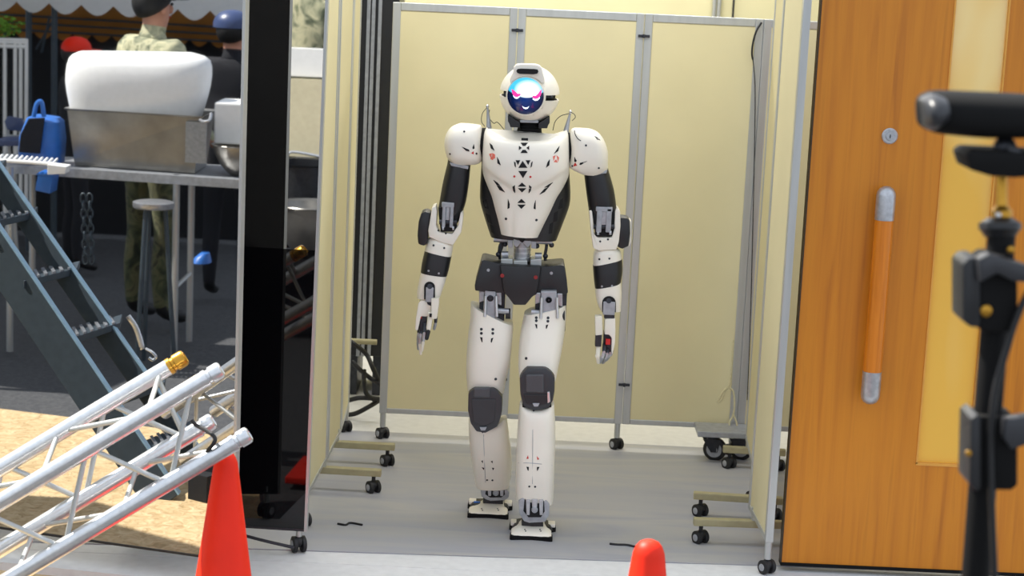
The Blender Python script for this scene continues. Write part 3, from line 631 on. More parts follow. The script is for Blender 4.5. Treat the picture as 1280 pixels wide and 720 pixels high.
finger(h, [(525, 404, YT), (523.5, 417, YT-.015), (522.5, 427, YT-.015), (523, 437, YT)], .008, 'grey', 'steel', 'darksteel')
finger(h, [(545, 395, YT-.02), (544.5, 404, YT-.03), (542.5, 412, YT-.02)], .007, 'grey', 'steel', 'darksteel')
# screen-right hand
h = rb('hand', plate(NB(), [(755.5, 396), (768.5, 395), (768.8, 412), (768, 428), (765, 441), (763.5, 436), (764, 420), (761, 416), (755, 415.5)], YT-.06, YT+.02, .005), 'white', None, 45)
rb('thumb_guard', plate(NB(), [(743.5, 394.5), (752.5, 394), (752.8, 417), (744, 418)], YT-.085, YT-.035, .004), 'offwhite', h, 45)
rb('palm_mechanism', bb(NB(), P(755, 415, YT-.045), P(764, 436, YT+.01), .003), 'darksteel', h, 0)
rb('red_mark', bb(NB(), P(757.3, 424, YT-.064), P(762.5, 430, YT-.045), .002), 'red', h, 0)
rb('knuckle_block', bb(NB(), P(744.5, 418, YT-.08), P(751, 431, YT-.04), .003), 'darksteel', h, 0)
finger(h, [(748, 430, YT-.06), (747.3, 445, YT-.07), (748.5, 454, YT-.055)], .0095, 'offwhite', nm='thumb')
finger(h, [(756, 430, YT-.045), (755, 440, YT-.07), (752.5, 448, YT-.07), (749, 454, YT-.055)], .0085, 'grey', 'steel', 'darksteel')
finger(h, [(759, 432, YT-.03), (759, 442, YT-.055), (756.5, 449, YT-.055), (753, 454, YT-.04)], .0085, 'grey', 'steel', 'darksteel')
finger(h, [(762.5, 432, YT-.01), (763, 441, YT-.03), (760, 447, YT-.03), (757, 451, YT-.02)], .008, 'grey', 'steel', 'darksteel')
finger(h, [(765, 432, YT+.01), (765, 440, YT), (763, 445, YT)], .007, 'grey', 'steel', 'darksteel')

# ---- waist mechanism
z5 = lambda x, y: (600+x/6.54, 280+y/6.54)
wy = YT
waist = rb('waist_cylinder', cyl(NB(), P(653, 302, wy), P(652.5, 326, wy), .031, seg=28), 'steel')
for k in range(5): rb('cylinder_band', cyl(NB(), P(653, 309+k*3, wy), P(653, 309.8+k*3, wy), .0325, seg=28), 'grey' if k % 2 else 'alu_bright', waist)
rb('waist_yoke', plate(NB(), [z5(270, 90), z5(420, 90), z5(415, 160), z5(390, 185), z5(355, 150), z5(330, 150), z5(300, 185), z5(275, 165)], wy-.06, wy-.01, .003), 'grey', waist, 0)
rb('yoke_notch', plate(NB(), [z5(305, 92), z5(385, 92), z5(360, 140), z5(345, 150), z5(325, 138)], wy-.064, wy-.05), 'vent', waist, 0)
for p in ([(225, 85), (268, 85), (268, 180), (228, 180)], [(415, 90), (462, 92), (458, 190), (418, 185)]): rb('waist_bracket', plate(NB(), [z5(*q) for q in p], wy-.055, wy+.03, .003), 'grey', waist, 0)
for p in ([(275, 282), (388, 282), (388, 322), (275, 322)], [(172, 268), (268, 270), (268, 318), (172, 315)], [(412, 275), (502, 268), (502, 328), (412, 322)]): rb('waist_base', plate(NB(), [z5(*q) for q in p], wy-.055, wy+.04, .004), 'alu', waist, 0)
for a, b, r in (((112, 122), (230, 128), .012), ((460, 138), (592, 142), .012), ((178, 250), (232, 248), .0125), ((450, 260), (505, 260), .0125)):
    rb('waist_shaft', cyl(NB(), P(*z5(*a), wy-.02), P(*z5(*b), wy-.02), r, seg=14), 'steel', waist)
for pts in (((190, 140), (165, 175), (158, 215), (150, 255)), ((545, 165), (540, 210), (532, 255), (535, 300)), ((170, 150), (180, 180), (160, 240), (165, 290))):
    rb('waist_rod', sweep(NB(), [P(*z5(*q), wy-.01) for q in pts], .006, 8), 'darksteel', waist)
for q in ((205, 165), (465, 180), (585, 172), (150, 248), (535, 262)): rb('rod_end', ball(NB(), P(*z5(*q), wy-.02), .010, (1, 1, 1), 12), 'darksteel', waist)
rb('waist_core', cyl(NB(), P(654, 292, wy+.02), P(653, 330, wy+.02), .028, seg=16), 'matte', waist)

# ---- pelvis
bm = plate(NB(), [(625.5, 327), (650, 328.5), (676, 329.5), (671, 363), (665.5, 366), (657, 376.5), (642.5, 376.5), (635, 366), (630, 361)], YT-.105, YT+.06, .006); pt = tree_of(bm); pel = rb('pelvis', bm, 'black', None, 40)
for p in ([(602.5, 321), (606, 320.5), (626.5, 325.5), (631, 361.5), (612, 361), (594.5, 358.5), (594, 352)], [(675.5, 329), (701, 327), (705, 327.5), (708, 345), (709.5, 361), (707, 363.5), (668, 363.5)]):
    bm = plate(NB(), p, YT-.09, YT+.08, .007); w_ = tree_of(bm); o = rb('hip_cover', bm, 'black', pel, 40)
    screws(w_, [z5(68, 377), z5(583, 402)], o, .006, 'grey')
for q in ((182, 422), (456, 436)):
    c = P(*z5(*q), YT-.105); rb('red_mark', cyl(NB(), c+Vector((0, .006, 0)), c-Vector((0, .002, 0)), .0075, seg=14), 'dull_red', pel)

# ---- legs
def leg(side):
    L = side == 'left'
    if L:
        yh, yk, ya = 7.09, 7.10, 7.285
        th = [(588.5, 378, 641, 404, yh, .088, .09), (588, 395, 641.5, 411, yh, .092, .095), (585, 420, 640, 430, yh-.006, .094, .095), (583, 448, 637.5, 453, yh-.01, .09, .09), (583, 468, 633, 472, yh-.01, .082, .085), (584.5, 486, 630, 489, yh-.005, .072, .08)]
        kn = [(586, 487), (589, 483.5), (594, 479.5), (618, 479.8), (623, 484), (628, 491.5), (628, 508), (626, 517), (622, 528), (607, 536), (596, 534), (589, 524), (585.5, 508)]
        kin = [(592, 484), (613, 484), (613, 496), (592, 496)]
        sh = [(585.5, 524, 633, 521, yk+.01, .05, .08, .022), (586, 531, 634.5, 530, yk+.01, .066, .085, .008), (586.5, 545, 636.5, 545, yk+.03, .075, .085), (588.5, 565, 639, 566, yk+.065, .076, .08), (591.5, 585, 639.5, 587, yk+.105, .072, .07), (594, 602, 637, 604, yk+.135, .066, .06), (596, 608, 636, 608, yk+.145, .06, .055)]
        an = (601, 606, 637, 622); hipx = (602, 622)
    else:
        yh, yk, ya = 7.06, 6.955, 7.005
        th = [(655.5, 391, 708, 379, yh, .088, .09), (654, 398, 707.5, 395, yh, .092, .095), (650.5, 416, 705.5, 416, yh-.015, .094, .095), (648.5, 436, 702, 438, yh-.035, .092, .092), (648, 456, 698, 458, yh-.055, .084, .085), (649, 470, 694.5, 475, yh-.07, .074, .08)]
        kn = [(649.5, 468), (653, 461), (659, 454.5), (682, 454.8), (689, 460), (693.5, 467), (693, 484), (691, 496), (686, 505), (668, 508.5), (654, 503), (650.5, 488)]
        kin = [(657, 467), (680, 467), (680, 490), (657, 489)]
        sh = [(650, 503, 692.5, 503, yk, .05, .085, .022), (649, 510, 693, 512, yk, .068, .088, .008), (647.5, 526, 694, 528, yk+.004, .078, .088), (646, 552, 694, 555, yk+.012, .08, .085), (645, 580, 693.3, 582, yk+.022, .078, .078), (644.3, 606, 692.3, 608, yk+.034, .072, .068), (644.5, 622, 691, 628, yk+.042, .066, .058)]
        an = (648, 617, 687, 649); hipx = (672, 698)
    # hip mechanism
    hb = yh-.01; x0, x1 = hipx; tY = 360 if L else 362
    hip = rb('hip_joint', bb(NB(), P(x0-2, tY-2, hb-.03), P(x1+8, tY+48, hb+.05), .006), 'darksteel', None, 0)
    rb('hip_block', plate(NB(), [(x0+4, tY), (x1-2, tY), (x1-3, tY+38), (x0+6, tY+38)], hb-.07, hb, .004), 'grey', hip, 0)
    rb('hip_block', plate(NB(), [(x0-3, tY+2), (x0+4, tY+2), (x0+4, tY+14), (x0-3, tY+16)], hb-.05, hb+.02, .003), 'steel', hip, 0)
    rb('hip_block', plate(NB(), [(x1-2, tY+3), (x1+5, tY+3), (x1+5, tY+20), (x1-2, tY+17)], hb-.05, hb+.02, .003), 'steel', hip, 0)
    c = P((x0+x1)/2+1, tY+13, hb-.072); rb('hip_bearing', lathe(NB(), c+Vector((0, .012, 0)), (0, -1, 0), [(0, .012), (.012, .012), (.014, .009), (.010, .008), (.010, .004), (.015, .004), (.015, 0)], 18), 'darksteel', hip)
    for k, xx in enumerate((x0+5, x1-2)): rb('hip_rod', cyl(NB(), P(xx, tY+10, hb-.075), P(xx-1+k*2, tY+36, hb-.08), .006, seg=10), 'alu_bright', hip)
    rb('hip_shaft', cyl(NB(), P(x1-4 if L else x0-8, tY+28, hb-.05), P(x1+14 if L else x0+4, tY+29, hb-.05), .011, seg=12), 'steel', hip)
    rb('hip_cap', cyl(NB(), P(x1+10 if L else x1+2, tY+32, hb-.04), P(x1+16 if L else x1+8, tY+32, hb-.04), .020, seg=16), 'black', hip)
    # thigh
    bm = loft(NB(), densify(th, 4), 3.0, 40); tt = tree_of(bm); t = rb('thigh_shell', bm, 'white', None, 34)
    q4 = lambda pts: [(540+a/4.5, 360+b/4.5) for a, b in pts]
    vents(tt, [q4([(270, 276), (284, 278), (284, 306), (279, 304)]), q4([(345, 279), (336, 308), (330, 304), (332, 284)])] if L else [q4([(579, 203), (592, 205), (592, 228), (587, 227)]), q4([(654, 206), (645, 230), (640, 227), (641, 208)])], t)
    screws(tt, q4([(278, 232), (278, 255), (342, 233), (342, 255), (358, 512)] if L else [(587, 167), (587, 184), (653, 168), (652, 187), (530, 396)]), t, .0055)
    sx0, sx1 = ((609, 398), (606, 478)) if L else ((684, 392), (684, 454))
    # knee
    kfy = yh-.10 if L else yh-.165
    bm = plate(NB(), kn, kfy, kfy+.14, .016); k = rb('knee_cap', bm, 'knee', None, 40)
    kx = [p[0] for p in kin]; rb('knee_pad', plate(NB(), kin, kfy-.008, kfy+.02, .006), mat('dark_grey_pad', '45464a', .38) if 'dark_grey_pad' not in bpy.data.materials else bpy.data.materials['dark_grey_pad'], k, 0)
    lo = max(p[1] for p in kin)
    rb('knee_recess', plate(NB(), [(kin[0][0]-3, lo+2), (kin[1][0]+7, lo+2), (kin[1][0]+5, lo+(31 if L else 14)), (kin[1][0]-8, lo+(36 if L else 17)), (kin[0][0], lo+(31 if L else 13))], kfy-.004, kfy+.02, .003), 'black' if not L else 'knee', k, 0)
    cx = (kin[0][0]+kin[1][0])/2+2; yy = (534 if L else 504)
    rb('knee_latch', plate(NB(), [(cx-5, yy-1), (cx+4, yy-1), (cx+2, yy+3), (cx-3, yy+3)], kfy-.010, kfy+.02, .001), 'grey', k, 0)
    if not L: rb('knee_link', plate(NB(), [(684, 489), (687, 488.5), (688, 501), (684.5, 503)], kfy-.012, kfy+.02, .002), 'alu_bright', k, 0)
    rb('knee_joint', cyl(NB(), P(kin[0][0]-4, lo+8, yk+.01), P(kin[1][0]+9, lo+8, yk+.01), .055, seg=24), 'matte', k)
    # shin
    bm = loft(NB(), densify(sh, 4), 3.0, 40); s_ = tree_of(bm); s = rb('shin_shell', bm, 'white', None, 34)
    q6 = lambda pts: [(540+a/3.6, 500+b/3.6) for a, b in pts]
    if L:
        vents(s_, [q6([(222, 274), (229, 272), (229, 284)]), q6([(273, 273), (273, 285), (265, 276)]), q6([(224, 303), (235, 305), (234, 315)]), q6([(270, 305), (280, 306), (275, 316)])], s); screws(s_, q6([(228, 144), (248, 360), (272, 361)]), s)
        seam = [(604.5, 543), (605, 560), (606, 585), (607, 603)]
    else:
        vents(s_, [q6([(425, 300), (436, 301), (435, 318), (431, 317)]), q6([(472, 301), (483, 301), (475, 319), (472, 316)])], s)
        vents(s_, [q6([(432, 248), (435, 264), (425, 264)]), q6([(472, 252), (482, 266), (474, 269)])], s, 'red', 'red_mark'); screws(s_, q6([(457, 47), (438, 389), (464, 390)]), s)
        seam = [(666.3, 516), (666, 540), (665.8, 570), (665.5, 605)]
        pts = [on_surface(s_, x, y) for x, y in ((648, 578.5), (656, 578.6), (666, 579), (676, 580), (690, 581.5))]
        if all(pts): rb('shell_seam', sweep(NB(), [h_[0] for h_ in pts], .0012, 6), 'grey', s)
    pts = [on_surface(s_, x, y) for x, y in seam]
    if all(pts): rb('shell_seam', sweep(NB(), [h_[0] for h_ in pts], .0012, 6), 'grey', s)
    # ankle
    l, t0, r, b0 = an; w = r-l; h = b0-t0; af = ya-.075
    bowl = [(l, t0+h*.15), (l+w*.15, t0), (r-w*.15, t0+h*.02), (r, t0+h*.3), (r-w*.02, t0+h*.7), (r-w*.15, b0-1), (l+w*.35, b0), (l+w*.18, b0-2), (l+w*.03, t0+h*.65)]
    a = rb('ankle_joint', plate(NB(), bowl, af, af+.10, .005), 'grey', None, 40)
    rb('ankle_recess', plate(NB(), [(l+w*.2, t0+h*.12), (r-w*.18, t0+h*.14), (r-w*.16, t0+h*.62), (l+w*.72, t0+h*.85), (l+w*.32, t0+h*.85), (l+w*.16, t0+h*.6)], af-.001, af+.05, 0), 'vent', a, 0)
    for k2 in (.24, .66): rb('ankle_link', plate(NB(), [(l+w*k2, t0+h*.2), (l+w*(k2+.14), t0+h*.2), (l+w*(k2+.12), t0+h*.8), (l+w*(k2+.02), t0+h*.8)], af-.010, af+.02, .002), 'steel', a, 0)
    rb('ankle_actuator', plate(NB(), [(l+w*.42, t0+h*.18), (l+w*.62, t0+h*.18), (l+w*.6, t0+h*.5), (l+w*.44, t0+h*.5)], af-.012, af+.02, .003), 'steel', a, 0)
    c = P(l+w*.52, t0+h*.64, af-.012); rb('ankle_bearing', lathe(NB(), c+Vector((0, .015, 0)), (0, -1, 0), [(0, .012), (.015, .012), (.017, .009), (.013, .007), (.013, 0)], 16), 'grey', a)
    # foot
    if L: sole = [(584.5, 650), (635, 653)]; toeL, toeR = F(584, 649), F(635.5, 650.5); nk = (604, 620, 629, 631)
    else: sole = None; toeL, toeR = F(637, 676.5), F(690.5, 678.5); nk = (652, 647, 679, 658)
    c0 = (toeL+toeR)/2; wx = (toeR-toeL).length/2
    ft = rb('ankle_stem', plate(NB(), [(nk[0], nk[1]), (nk[2], nk[1]+.5), (nk[2], nk[3]), (nk[0], nk[3]-.3)], ya-.05, ya+.05, .003), 'black', None, 0)
    y0 = c0.y; dl = .19
    plan = [(-1, .004), (-.92, -.002), (-.5, .006), (0, .010), (.5, .006), (.92, -.002), (1, .004), (1.0, .035), (.84, .08), (.90, .11), (1.18, .13), (1.16, dl), (-1.0, dl), (-1.04, .13), (-.84, .11), (-.84, .08), (-1.0, .035)]
    bm = NB(); prism(bm, [Vector((c0.x+u*wx, y0+v, .0015)) for u, v in plan], (0, 0, .0195), .003); fo = rb('foot_sole', bm, 'matte', None, 0)
    top0 = P((nk[0]+nk[2])/2, nk[3]-1, ya-.05); tw = (P(nk[2], nk[3], ya)-P(nk[0], nk[3], ya)).length/2; zt = max(top0.z, .034)
    def ring_at(z, hw, yf, yb, cx):
        return [Vector((cx-hw, yf+.012, z)), Vector((cx-hw*.85, yf, z)), Vector((cx, yf+.006, z)), Vector((cx+hw*.85, yf, z)), Vector((cx+hw, yf+.012, z)), Vector((cx+hw, yb, z)), Vector((cx-hw, yb, z))]
    bm = NB(); rings(bm, [ring_at(.020, wx*.95, y0+.004, y0+.075, c0.x), ring_at(.0235, wx*.93, y0+.008, y0+.08, c0.x), ring_at(.0235+(zt-.0235)*.5, wx*.72, y0+.045, y0+.10, c0.x*.7+top0.x*.3), ring_at(zt+.001, tw*1.0, y0+.088, y0+.15, top0.x)])
    ftree = tree_of(bm); up = rb('foot_cover', bm, 'white', fo, 30)
    bm = NB(); rings(bm, [ring_at(.02, wx*.95, y0+.08, y0+dl-.01, c0.x+.004), ring_at(.032, wx*.85, y0+.09, y0+dl-.015, c0.x+.004), ring_at(zt*.98, tw*.95, y0+.11, y0+.17, top0.x)]); rb('heel_block', bm, 'darksteel', fo, 30)
    rb('heel_cover', bb(NB(), (c0.x+wx*.72, y0+.125, .0205), (c0.x+wx*1.14, y0+.175, .034), .004), 'white', fo, 0)
    rb('heel_cover', bb(NB(), (c0.x-wx*.98, y0+.125, .0205), (c0.x-wx*.62, y0+.175, .034), .004), 'white', fo, 0)
    if L: rb('blue_tape', bb(NB(), (c0.x-wx*.74, y0+.113, .0205), (c0.x-wx*.42, y0+.124, .037), .002), 'blue', fo, 0)
    screws(ftree, [(c_[0], c_[1]) for c_ in (((602, 636), (603, 638), (622, 636), (623, 638)) if L else ((656, 662), (657, 664), (675, 662), (676, 664)))], up, .003)
leg('left'); leg('right')
# ================================================================ THINGS STANDING ABOUT
# ---- low trolley, rope, cables behind the robot
a = P(872, 529, 8.14); z = .150
tl = thing('platform_trolley', 'low grey platform trolley with one large black caster, in front of the back row', 'trolley', (a.x+.2, 8.2, 0))
obj('deck', bb(NB(), (a.x, 8.10, z-.026), (a.x+.235, 8.275, z), .004), M['grey'], tl, 0)
wp = P(892, 551, 8.19)
def big_caster(x, y, r):
    f = NB(); box(f, (x-.01, y, z-.034), (.07, .06, .012), None, .002); cyl(f, (x-.008, y, z-.06), (x-.008, y, z-.03), .022, seg=14)
    for s in (-1, 1): prism(f, [Vector((x-.05, y+s*.024, z-.05)), Vector((x+.03, y+s*.024, z-.05)), Vector((x+.016, y+s*.024, r-.01)), Vector((x-.012, y+s*.024, r-.01))], (0, s*.003, 0))
    o = obj('caster_fork', f, M['darksteel'], tl, 30)
    w = obj('wheel', lathe(NB(), (x+.002, y-.017, r), (.35, 1, 0), [(0, r*.72), (.004, r*.95), (.010, r), (.026, r), (.031, r*.95), (.034, r*.72)], 28), M['tyre'], o, 40)
    obj('wheel_disc', lathe(NB(), (x+.002, y-.0175, r), (-.35, -1, 0), [(-.004, r*.68), (.001, r*.66), (.001, r*.35), (.006, r*.3), (.006, 0)], 24), M['grey'], o, 30)
big_caster(wp.x, 8.19, .052); big_caster(wp.x+.12, 8.22, .052)
ry = 8.255
tag(obj('rope', sweep(NB(), [P(x, y, ry-.02) for x, y in ((917, 425), (915, 455), (912, 480), (905, 488), (899, 498), (897.5, 503), (902, 499), (907, 488), (912, 485), (917, 491), (918, 508), (916, 520), (912, 528), (912, 542), (915, 548), (920, 543), (921, 530), (917, 519))], .0046, 6), M['rope'], None), 'pale thin rope knotted in loops, hanging above the low trolley', 'rope')
tag(obj('hanging_cable', sweep(NB(), [P(x, y, 8.27) for x, y in ((952, 28), (945, 40), (941, 55), (940, 68), (942, 82), (944, 120), (942, 240), (938, 400), (934, 500))], lambda u: .0045 if u < .45 else .0022, 6), M['cable'], None), 'thin black cable bowing out at the top right corner of the back row', 'cable')
tag(obj('cable_offcut', sweep(NB(), [F(x, y, .008) for x, y in ((422, 654.5), (432, 656), (438, 653.5), (453, 656))], .004, 6), M['cable'], None), 'short black cable offcut on the floor near the left partitions', 'cable')
tag(obj('cable_offcut', sweep(NB(), [F(x, y, .008) for x, y in ((762, 679.5), (772, 680.5), (784, 681), (797, 684))], .004, 6), M['cable'], None), 'short black cable offcut on the floor behind the rounded traffic cone', 'cable')
CY = 8.62
cb = thing('cable_bundle', 'thick black cables looping down in the gap at left of the back row', 'cable', P(455, 520, CY))
for pts in (((436, 425), (444, 431), (458, 443), (466, 460), (475, 480)), ((440, 452), (450, 462), (462, 472), (478, 482)), ((455, 462), (455, 476), (458, 492), (468, 500)), ((428, 503), (445, 498), (458, 497.5), (478, 499)), ((430, 519), (444, 517), (460, 509), (478, 498))):
    obj('cable', sweep(NB(), [P(x, y, CY+random.uniform(-.03, .03)) for x, y in pts], .011, 8), M['cable'], cb)
RY = 9.1
r0 = P(446, 300, RY).x; r1 = P(476, 300, RY).x
rk = thing('equipment_rack', 'tall dark equipment rack with grey rails in the gap left of the back row', 'rack', ((r0+r1)/2, RY+.2, 0))
obj('cabinet', bb(NB(), (r0-.06, RY, .2), (r1+.05, RY+.4, 1.92), .006), M['black'], rk, 0)
for px in (452, 458, 466): x = P(px, 300, RY).x; obj('rail', bb(NB(), (x-.008, RY-.012, .2), (x+.008, RY, 1.92)), M['grey'], rk, 0)
for x in (r0, r1): obj('leg', bb(NB(), (x-.02, RY+.02, .004), (x+.02, RY+.36, .2)), M['darksteel'], rk, 0)
q = P(455, 427, 8.75); tag(obj('bracket_pipe', cyl(NB(), (q.x-.09, 8.75, q.z), (q.x+.06, 8.75, q.z), .013, seg=14), M['beige_metal'], None), 'short beige pipe end above the black cables', 'pipe')
o = bpy.data.objects['bracket_pipe']; obj('pipe_stand', cyl(NB(), (q.x-.07, 8.75, .002), (q.x-.07, 8.75, q.z), .011, seg=10), M['beige_metal'], o)
hk = P(479, 62, 10.98)
h = thing('hook_rail', 'pale hook rail with hanging tags on the back wall at top left', 'hook rail', (hk.x, 10.98, hk.z))
obj('rail', bb(NB(), (hk.x-.10, 10.975, hk.z-.01), (hk.x+.10, 10.997, hk.z+.015)), M['grey'], h, 0)
for k in range(6): obj('tag', bb(NB(), (hk.x-.09+k*.032, 10.965, hk.z-.07-.02*(k % 2)), (hk.x-.068+k*.032, 10.975, hk.z-.01)), M['canvas'], h, 0)

# ---- traffic cones
def traffic_cone(x, y, label, zg, rt, rbm, hgt):
    t = thing('traffic_cone', label, 'cone', (x, y, zg))
    prof = [(0.03, rbm+.012), (.045, rbm), (hgt-.035, rt+.004), (hgt-.018, rt*.93), (hgt-.007, rt*.7), (hgt-.001, rt*.35), (hgt, 0)]
    obj('body', lathe(NB(), (x, y, zg), (0, 0, 1), prof, 40), M['cone'], t, 50)
    bm = NB(); box(bm, (x, y, zg+.0155), (.36, .36, .03), None, .008); obj('base', bm, M['cone'], t, 0); return t
c1 = P(278, 556, 5.4); c2 = P(812, 675, 4.82)
traffic_cone(c1.x, 5.475, 'orange-red traffic cone under the end of the aluminium truss', -.03, .031, .120, .705)
traffic_cone(c2.x, 4.82, 'orange-red traffic cone top poking up at the bottom, right of the robot', -.03, .0375, .125, c2.z+.03)

# ---- aluminium box truss leaning up from the left
tips = [P(232, 446, 5.57), P(277, 461, 5.42), P(312, 542, 5.40), P(267, 525, 5.55)]
dvec = (P(0, 628, 5.30)-P(277, 461, 5.42)).normalized(); LT = 1.22
t = thing('box_truss', 'aluminium box truss leaning upwards over the red cone at left', 'truss', tips[2]+dvec*LT)
for i, p in enumerate(tips):
    s = p+dvec*.055
    c = obj('chord', cyl(NB(), s, p+dvec*LT, .0245, seg=20), M['alu_bright'], t, 40)
    e = lathe(NB(), s, -dvec, [(-.004, .0255), (.008, .0255), (.010, .021), (.018, .021), (.020, .0255), (.046, .0255), (.052, .0235), (.055, .018), (.050, .016)], 24)
    obj('end_socket', e, M['brass' if i == 0 else 'alu_bright'], c, 35, label='amber-brown end socket' if i == 0 else None)
_e = (tips[2]+tips[3])/2+dvec*(LT-.05); bm = NB(); bb(bm, (_e.x-.02, _e.y-.14, -.054), (_e.x+.08, _e.y+.14, _e.z-.045), .004)
tag(obj('timber_block', bm, M['nearblack'], None, 0), 'dark timber block carrying the lower end of the truss, left of the view', 'block')
for i in range(4):
    p, q = tips[i], tips[(i+1) % 4]; k = 0; s = .085 if i % 2 == 0 else .10
    obj('brace', cyl(NB(), p+dvec*s, q+dvec*s, .0075, seg=10), M['alu'], t) if i in (3,) else None
    while s+.17 < LT:
        a, b = (p, q) if k % 2 == 0 else (q, p)
        obj('brace', cyl(NB(), a+dvec*s, b+dvec*(s+.165), .0078, seg=10), M['alu'], t); s += .175; k += 1
tag(obj('tie_strap', sweep(NB(), [P(x, y, yy) for x, y, yy in ((240, 526, 5.515), (246, 532, 5.50), (256, 537, 5.45), (265, 543, 5.385), (269, 549, 5.365), (266, 556, 5.36), (261, 562, 5.365), (258, 568, 5.375))], .0062, 8), M['cable'], None), 'black tie strap around the lower truss tubes above the cone', 'strap')

# ---- black light stand with a camera on top, close at the right
SY = 3.0
st = thing('camera_stand', 'black stand pole close at the right with clamps and a brass spigot', 'stand', (P(1241, 560, SY).x, SY, -.03))
def pp(x, y, dy=0): return P(x, y, SY+dy)
ax = pp(1240, 560); top = pp(1252, 292); base = Vector((ax.x+.02, SY, -.03))
obj('pole', cyl(NB(), (ax.x+.005, SY, .3), (top.x, SY, top.z), .024, .022, 24), M['matte'], st)
obj('lower_tube', cyl(NB(), (ax.x+.005, SY, .02), (ax.x+.005, SY, .9), .028, seg=24), M['matte'], st)
for a in (30, 150, 270): obj('leg', cyl(NB(), (ax.x, SY, .55), (ax.x+.42*math.cos(math.radians(a)), SY+.42*math.sin(math.radians(a)), -.02), .012, seg=12), M['matte'], st)
obj('collar', lathe(NB(), pp(1250, 296), UP, [(0, .024), (.010, .030), (.012, .033), (.022, .033), (.024, .028), (.030, .020)], 24), M['black'], st)
sp = obj('spigot', lathe(NB(), pp(1252, 272), UP, [(0, .016), (.010, .017), (.018, .010), (.030, .009), (.075, .009)], 20), M['brass'], st)
obj('spigot_screw', ball(NB(), pp(1248, 269, -.02), .005, seg=10), M['alu_bright'], sp)
c = obj('upper_clamp', plate(NB(), [(1216, 322), (1228, 314), (1262, 316), (1266, 330), (1266, 400), (1256, 410), (1222, 410), (1216, 402)], SY-.04, SY+.03, .006), M['matte'], st)
obj('clamp_jaw', plate(NB(), [(1196, 326), (1203, 318), (1216, 317), (1218, 330), (1218, 400), (1213, 404), (1204, 402), (1196, 394)], SY-.045, SY+.035, .005), M['black'], c, 30)
obj('clamp_lever', plate(NB(), [(1220, 322), (1234, 315), (1262, 324), (1283, 330), (1292, 345), (1286, 352), (1264, 350), (1244, 340), (1222, 352)], SY-.065, SY-.035, .005), M['knee'], c, 30)
obj('clamp_screw', lathe(NB(), pp(1232, 388, -.039), (0, -1, 0), [(0, .009), (.006, .009), (.008, .005), (.008, 0)], 14), M['brass'], c)
obj('clamp_screw', lathe(NB(), pp(1263, 312, -.03), (0, -1, 0), [(0, .006), (.006, .006), (.008, .003), (.008, 0)], 12), M['brass'], c)
c = obj('lower_clamp', plate(NB(), [(1214, 514), (1262, 514), (1266, 520), (1266, 600), (1258, 606), (1218, 606), (1214, 598)], SY-.034, SY+.034, .006), M['matte'], st)
obj('clamp_jaw', plate(NB(), [(1206, 516), (1215, 510), (1219, 516), (1219, 604), (1212, 606), (1204, 596)], SY-.045, SY+.035, .004), M['black'], c, 30)
obj('clamp_lever', plate(NB(), [(1254, 522), (1290, 516), (1296, 548), (1262, 560), (1252, 545)], SY-.06, SY-.03, .005), M['knee'], c, 30)
obj('clamp_screw', lathe(NB(), pp(1210, 566, -.045), (0, -1, 0), [(0, .005), (.005, .005), (.006, 0)], 10), M['brass'], c)
obj('cable', sweep(NB(), [pp(x, y, -.045) for x, y in ((1300, 340), (1282, 372), (1268, 405), (1258, 438), (1247, 475), (1241, 510), (1238, 560), (1240, 640), (1244, 740))], .006, 8), M['cable'], st)
dv = thing('video_camera', 'black rounded camera and mounting plate on top of the stand', 'camera', pp(1250, 217))
obj('mounting_plate', plate(NB(), [(1198, 190), (1206, 184), (1300, 188), (1302, 214), (1260, 218), (1230, 216), (1204, 208)], SY-.05, SY+.05, .005), M['matte'], dv, 30)
k = obj('ball_head', ball(NB(), pp(1256, 184), .018, (1, 1, 1), 16), M['darksteel'], dv)
obj('head_knob', cyl(NB(), pp(1262, 186, -.03), pp(1276, 192, -.04), .008, seg=12), M['knee'], k)
rowsb = [(1146, 130, 1146.5, 150, SY, .008), (1149, 121, 1151, 158, SY, .03), (1160, 115, 1166, 165, SY, .045), (1178, 113, 1184, 168, SY, .05), (1230, 115, 1232, 172, SY, .055), (1290, 118, 1290, 172, SY, .055), (1340, 122, 1340, 172, SY, .05), (1348, 130, 1348, 164, SY, .03)]
b = obj('camera_body', loft(NB(), densify(rowsb, 3), 2.8, 28), M['matte'], dv, 40)
obj('lens_barrel', loft(NB(), densify([(1150, 124, 1152, 156, SY-.02, .040), (1156, 120, 1160, 162, SY-.025, .052), (1166, 117, 1170, 160, SY-.025, .052), (1178, 120, 1182, 150, SY-.02, .045)], 3), 2.3, 28), M['knee'], b, 40)
# ================================================================ THE SUNLIT YARD THAT THE GLOSSY PANELS MIRROR
def yo(name, bm, m, parent=None, smooth=35, mir=None, label=None):
    bm.transform(mir or MIR); return obj(name, bm, M[m] if isinstance(m, str) else m, parent, smooth, label)
def ything(name, label, cat, p, mir=None, group=None): return thing(name, label, cat, (mir or MIR) @ Vector(p), group)
def G_(px, py, z=-.03): return F(px, py, z)
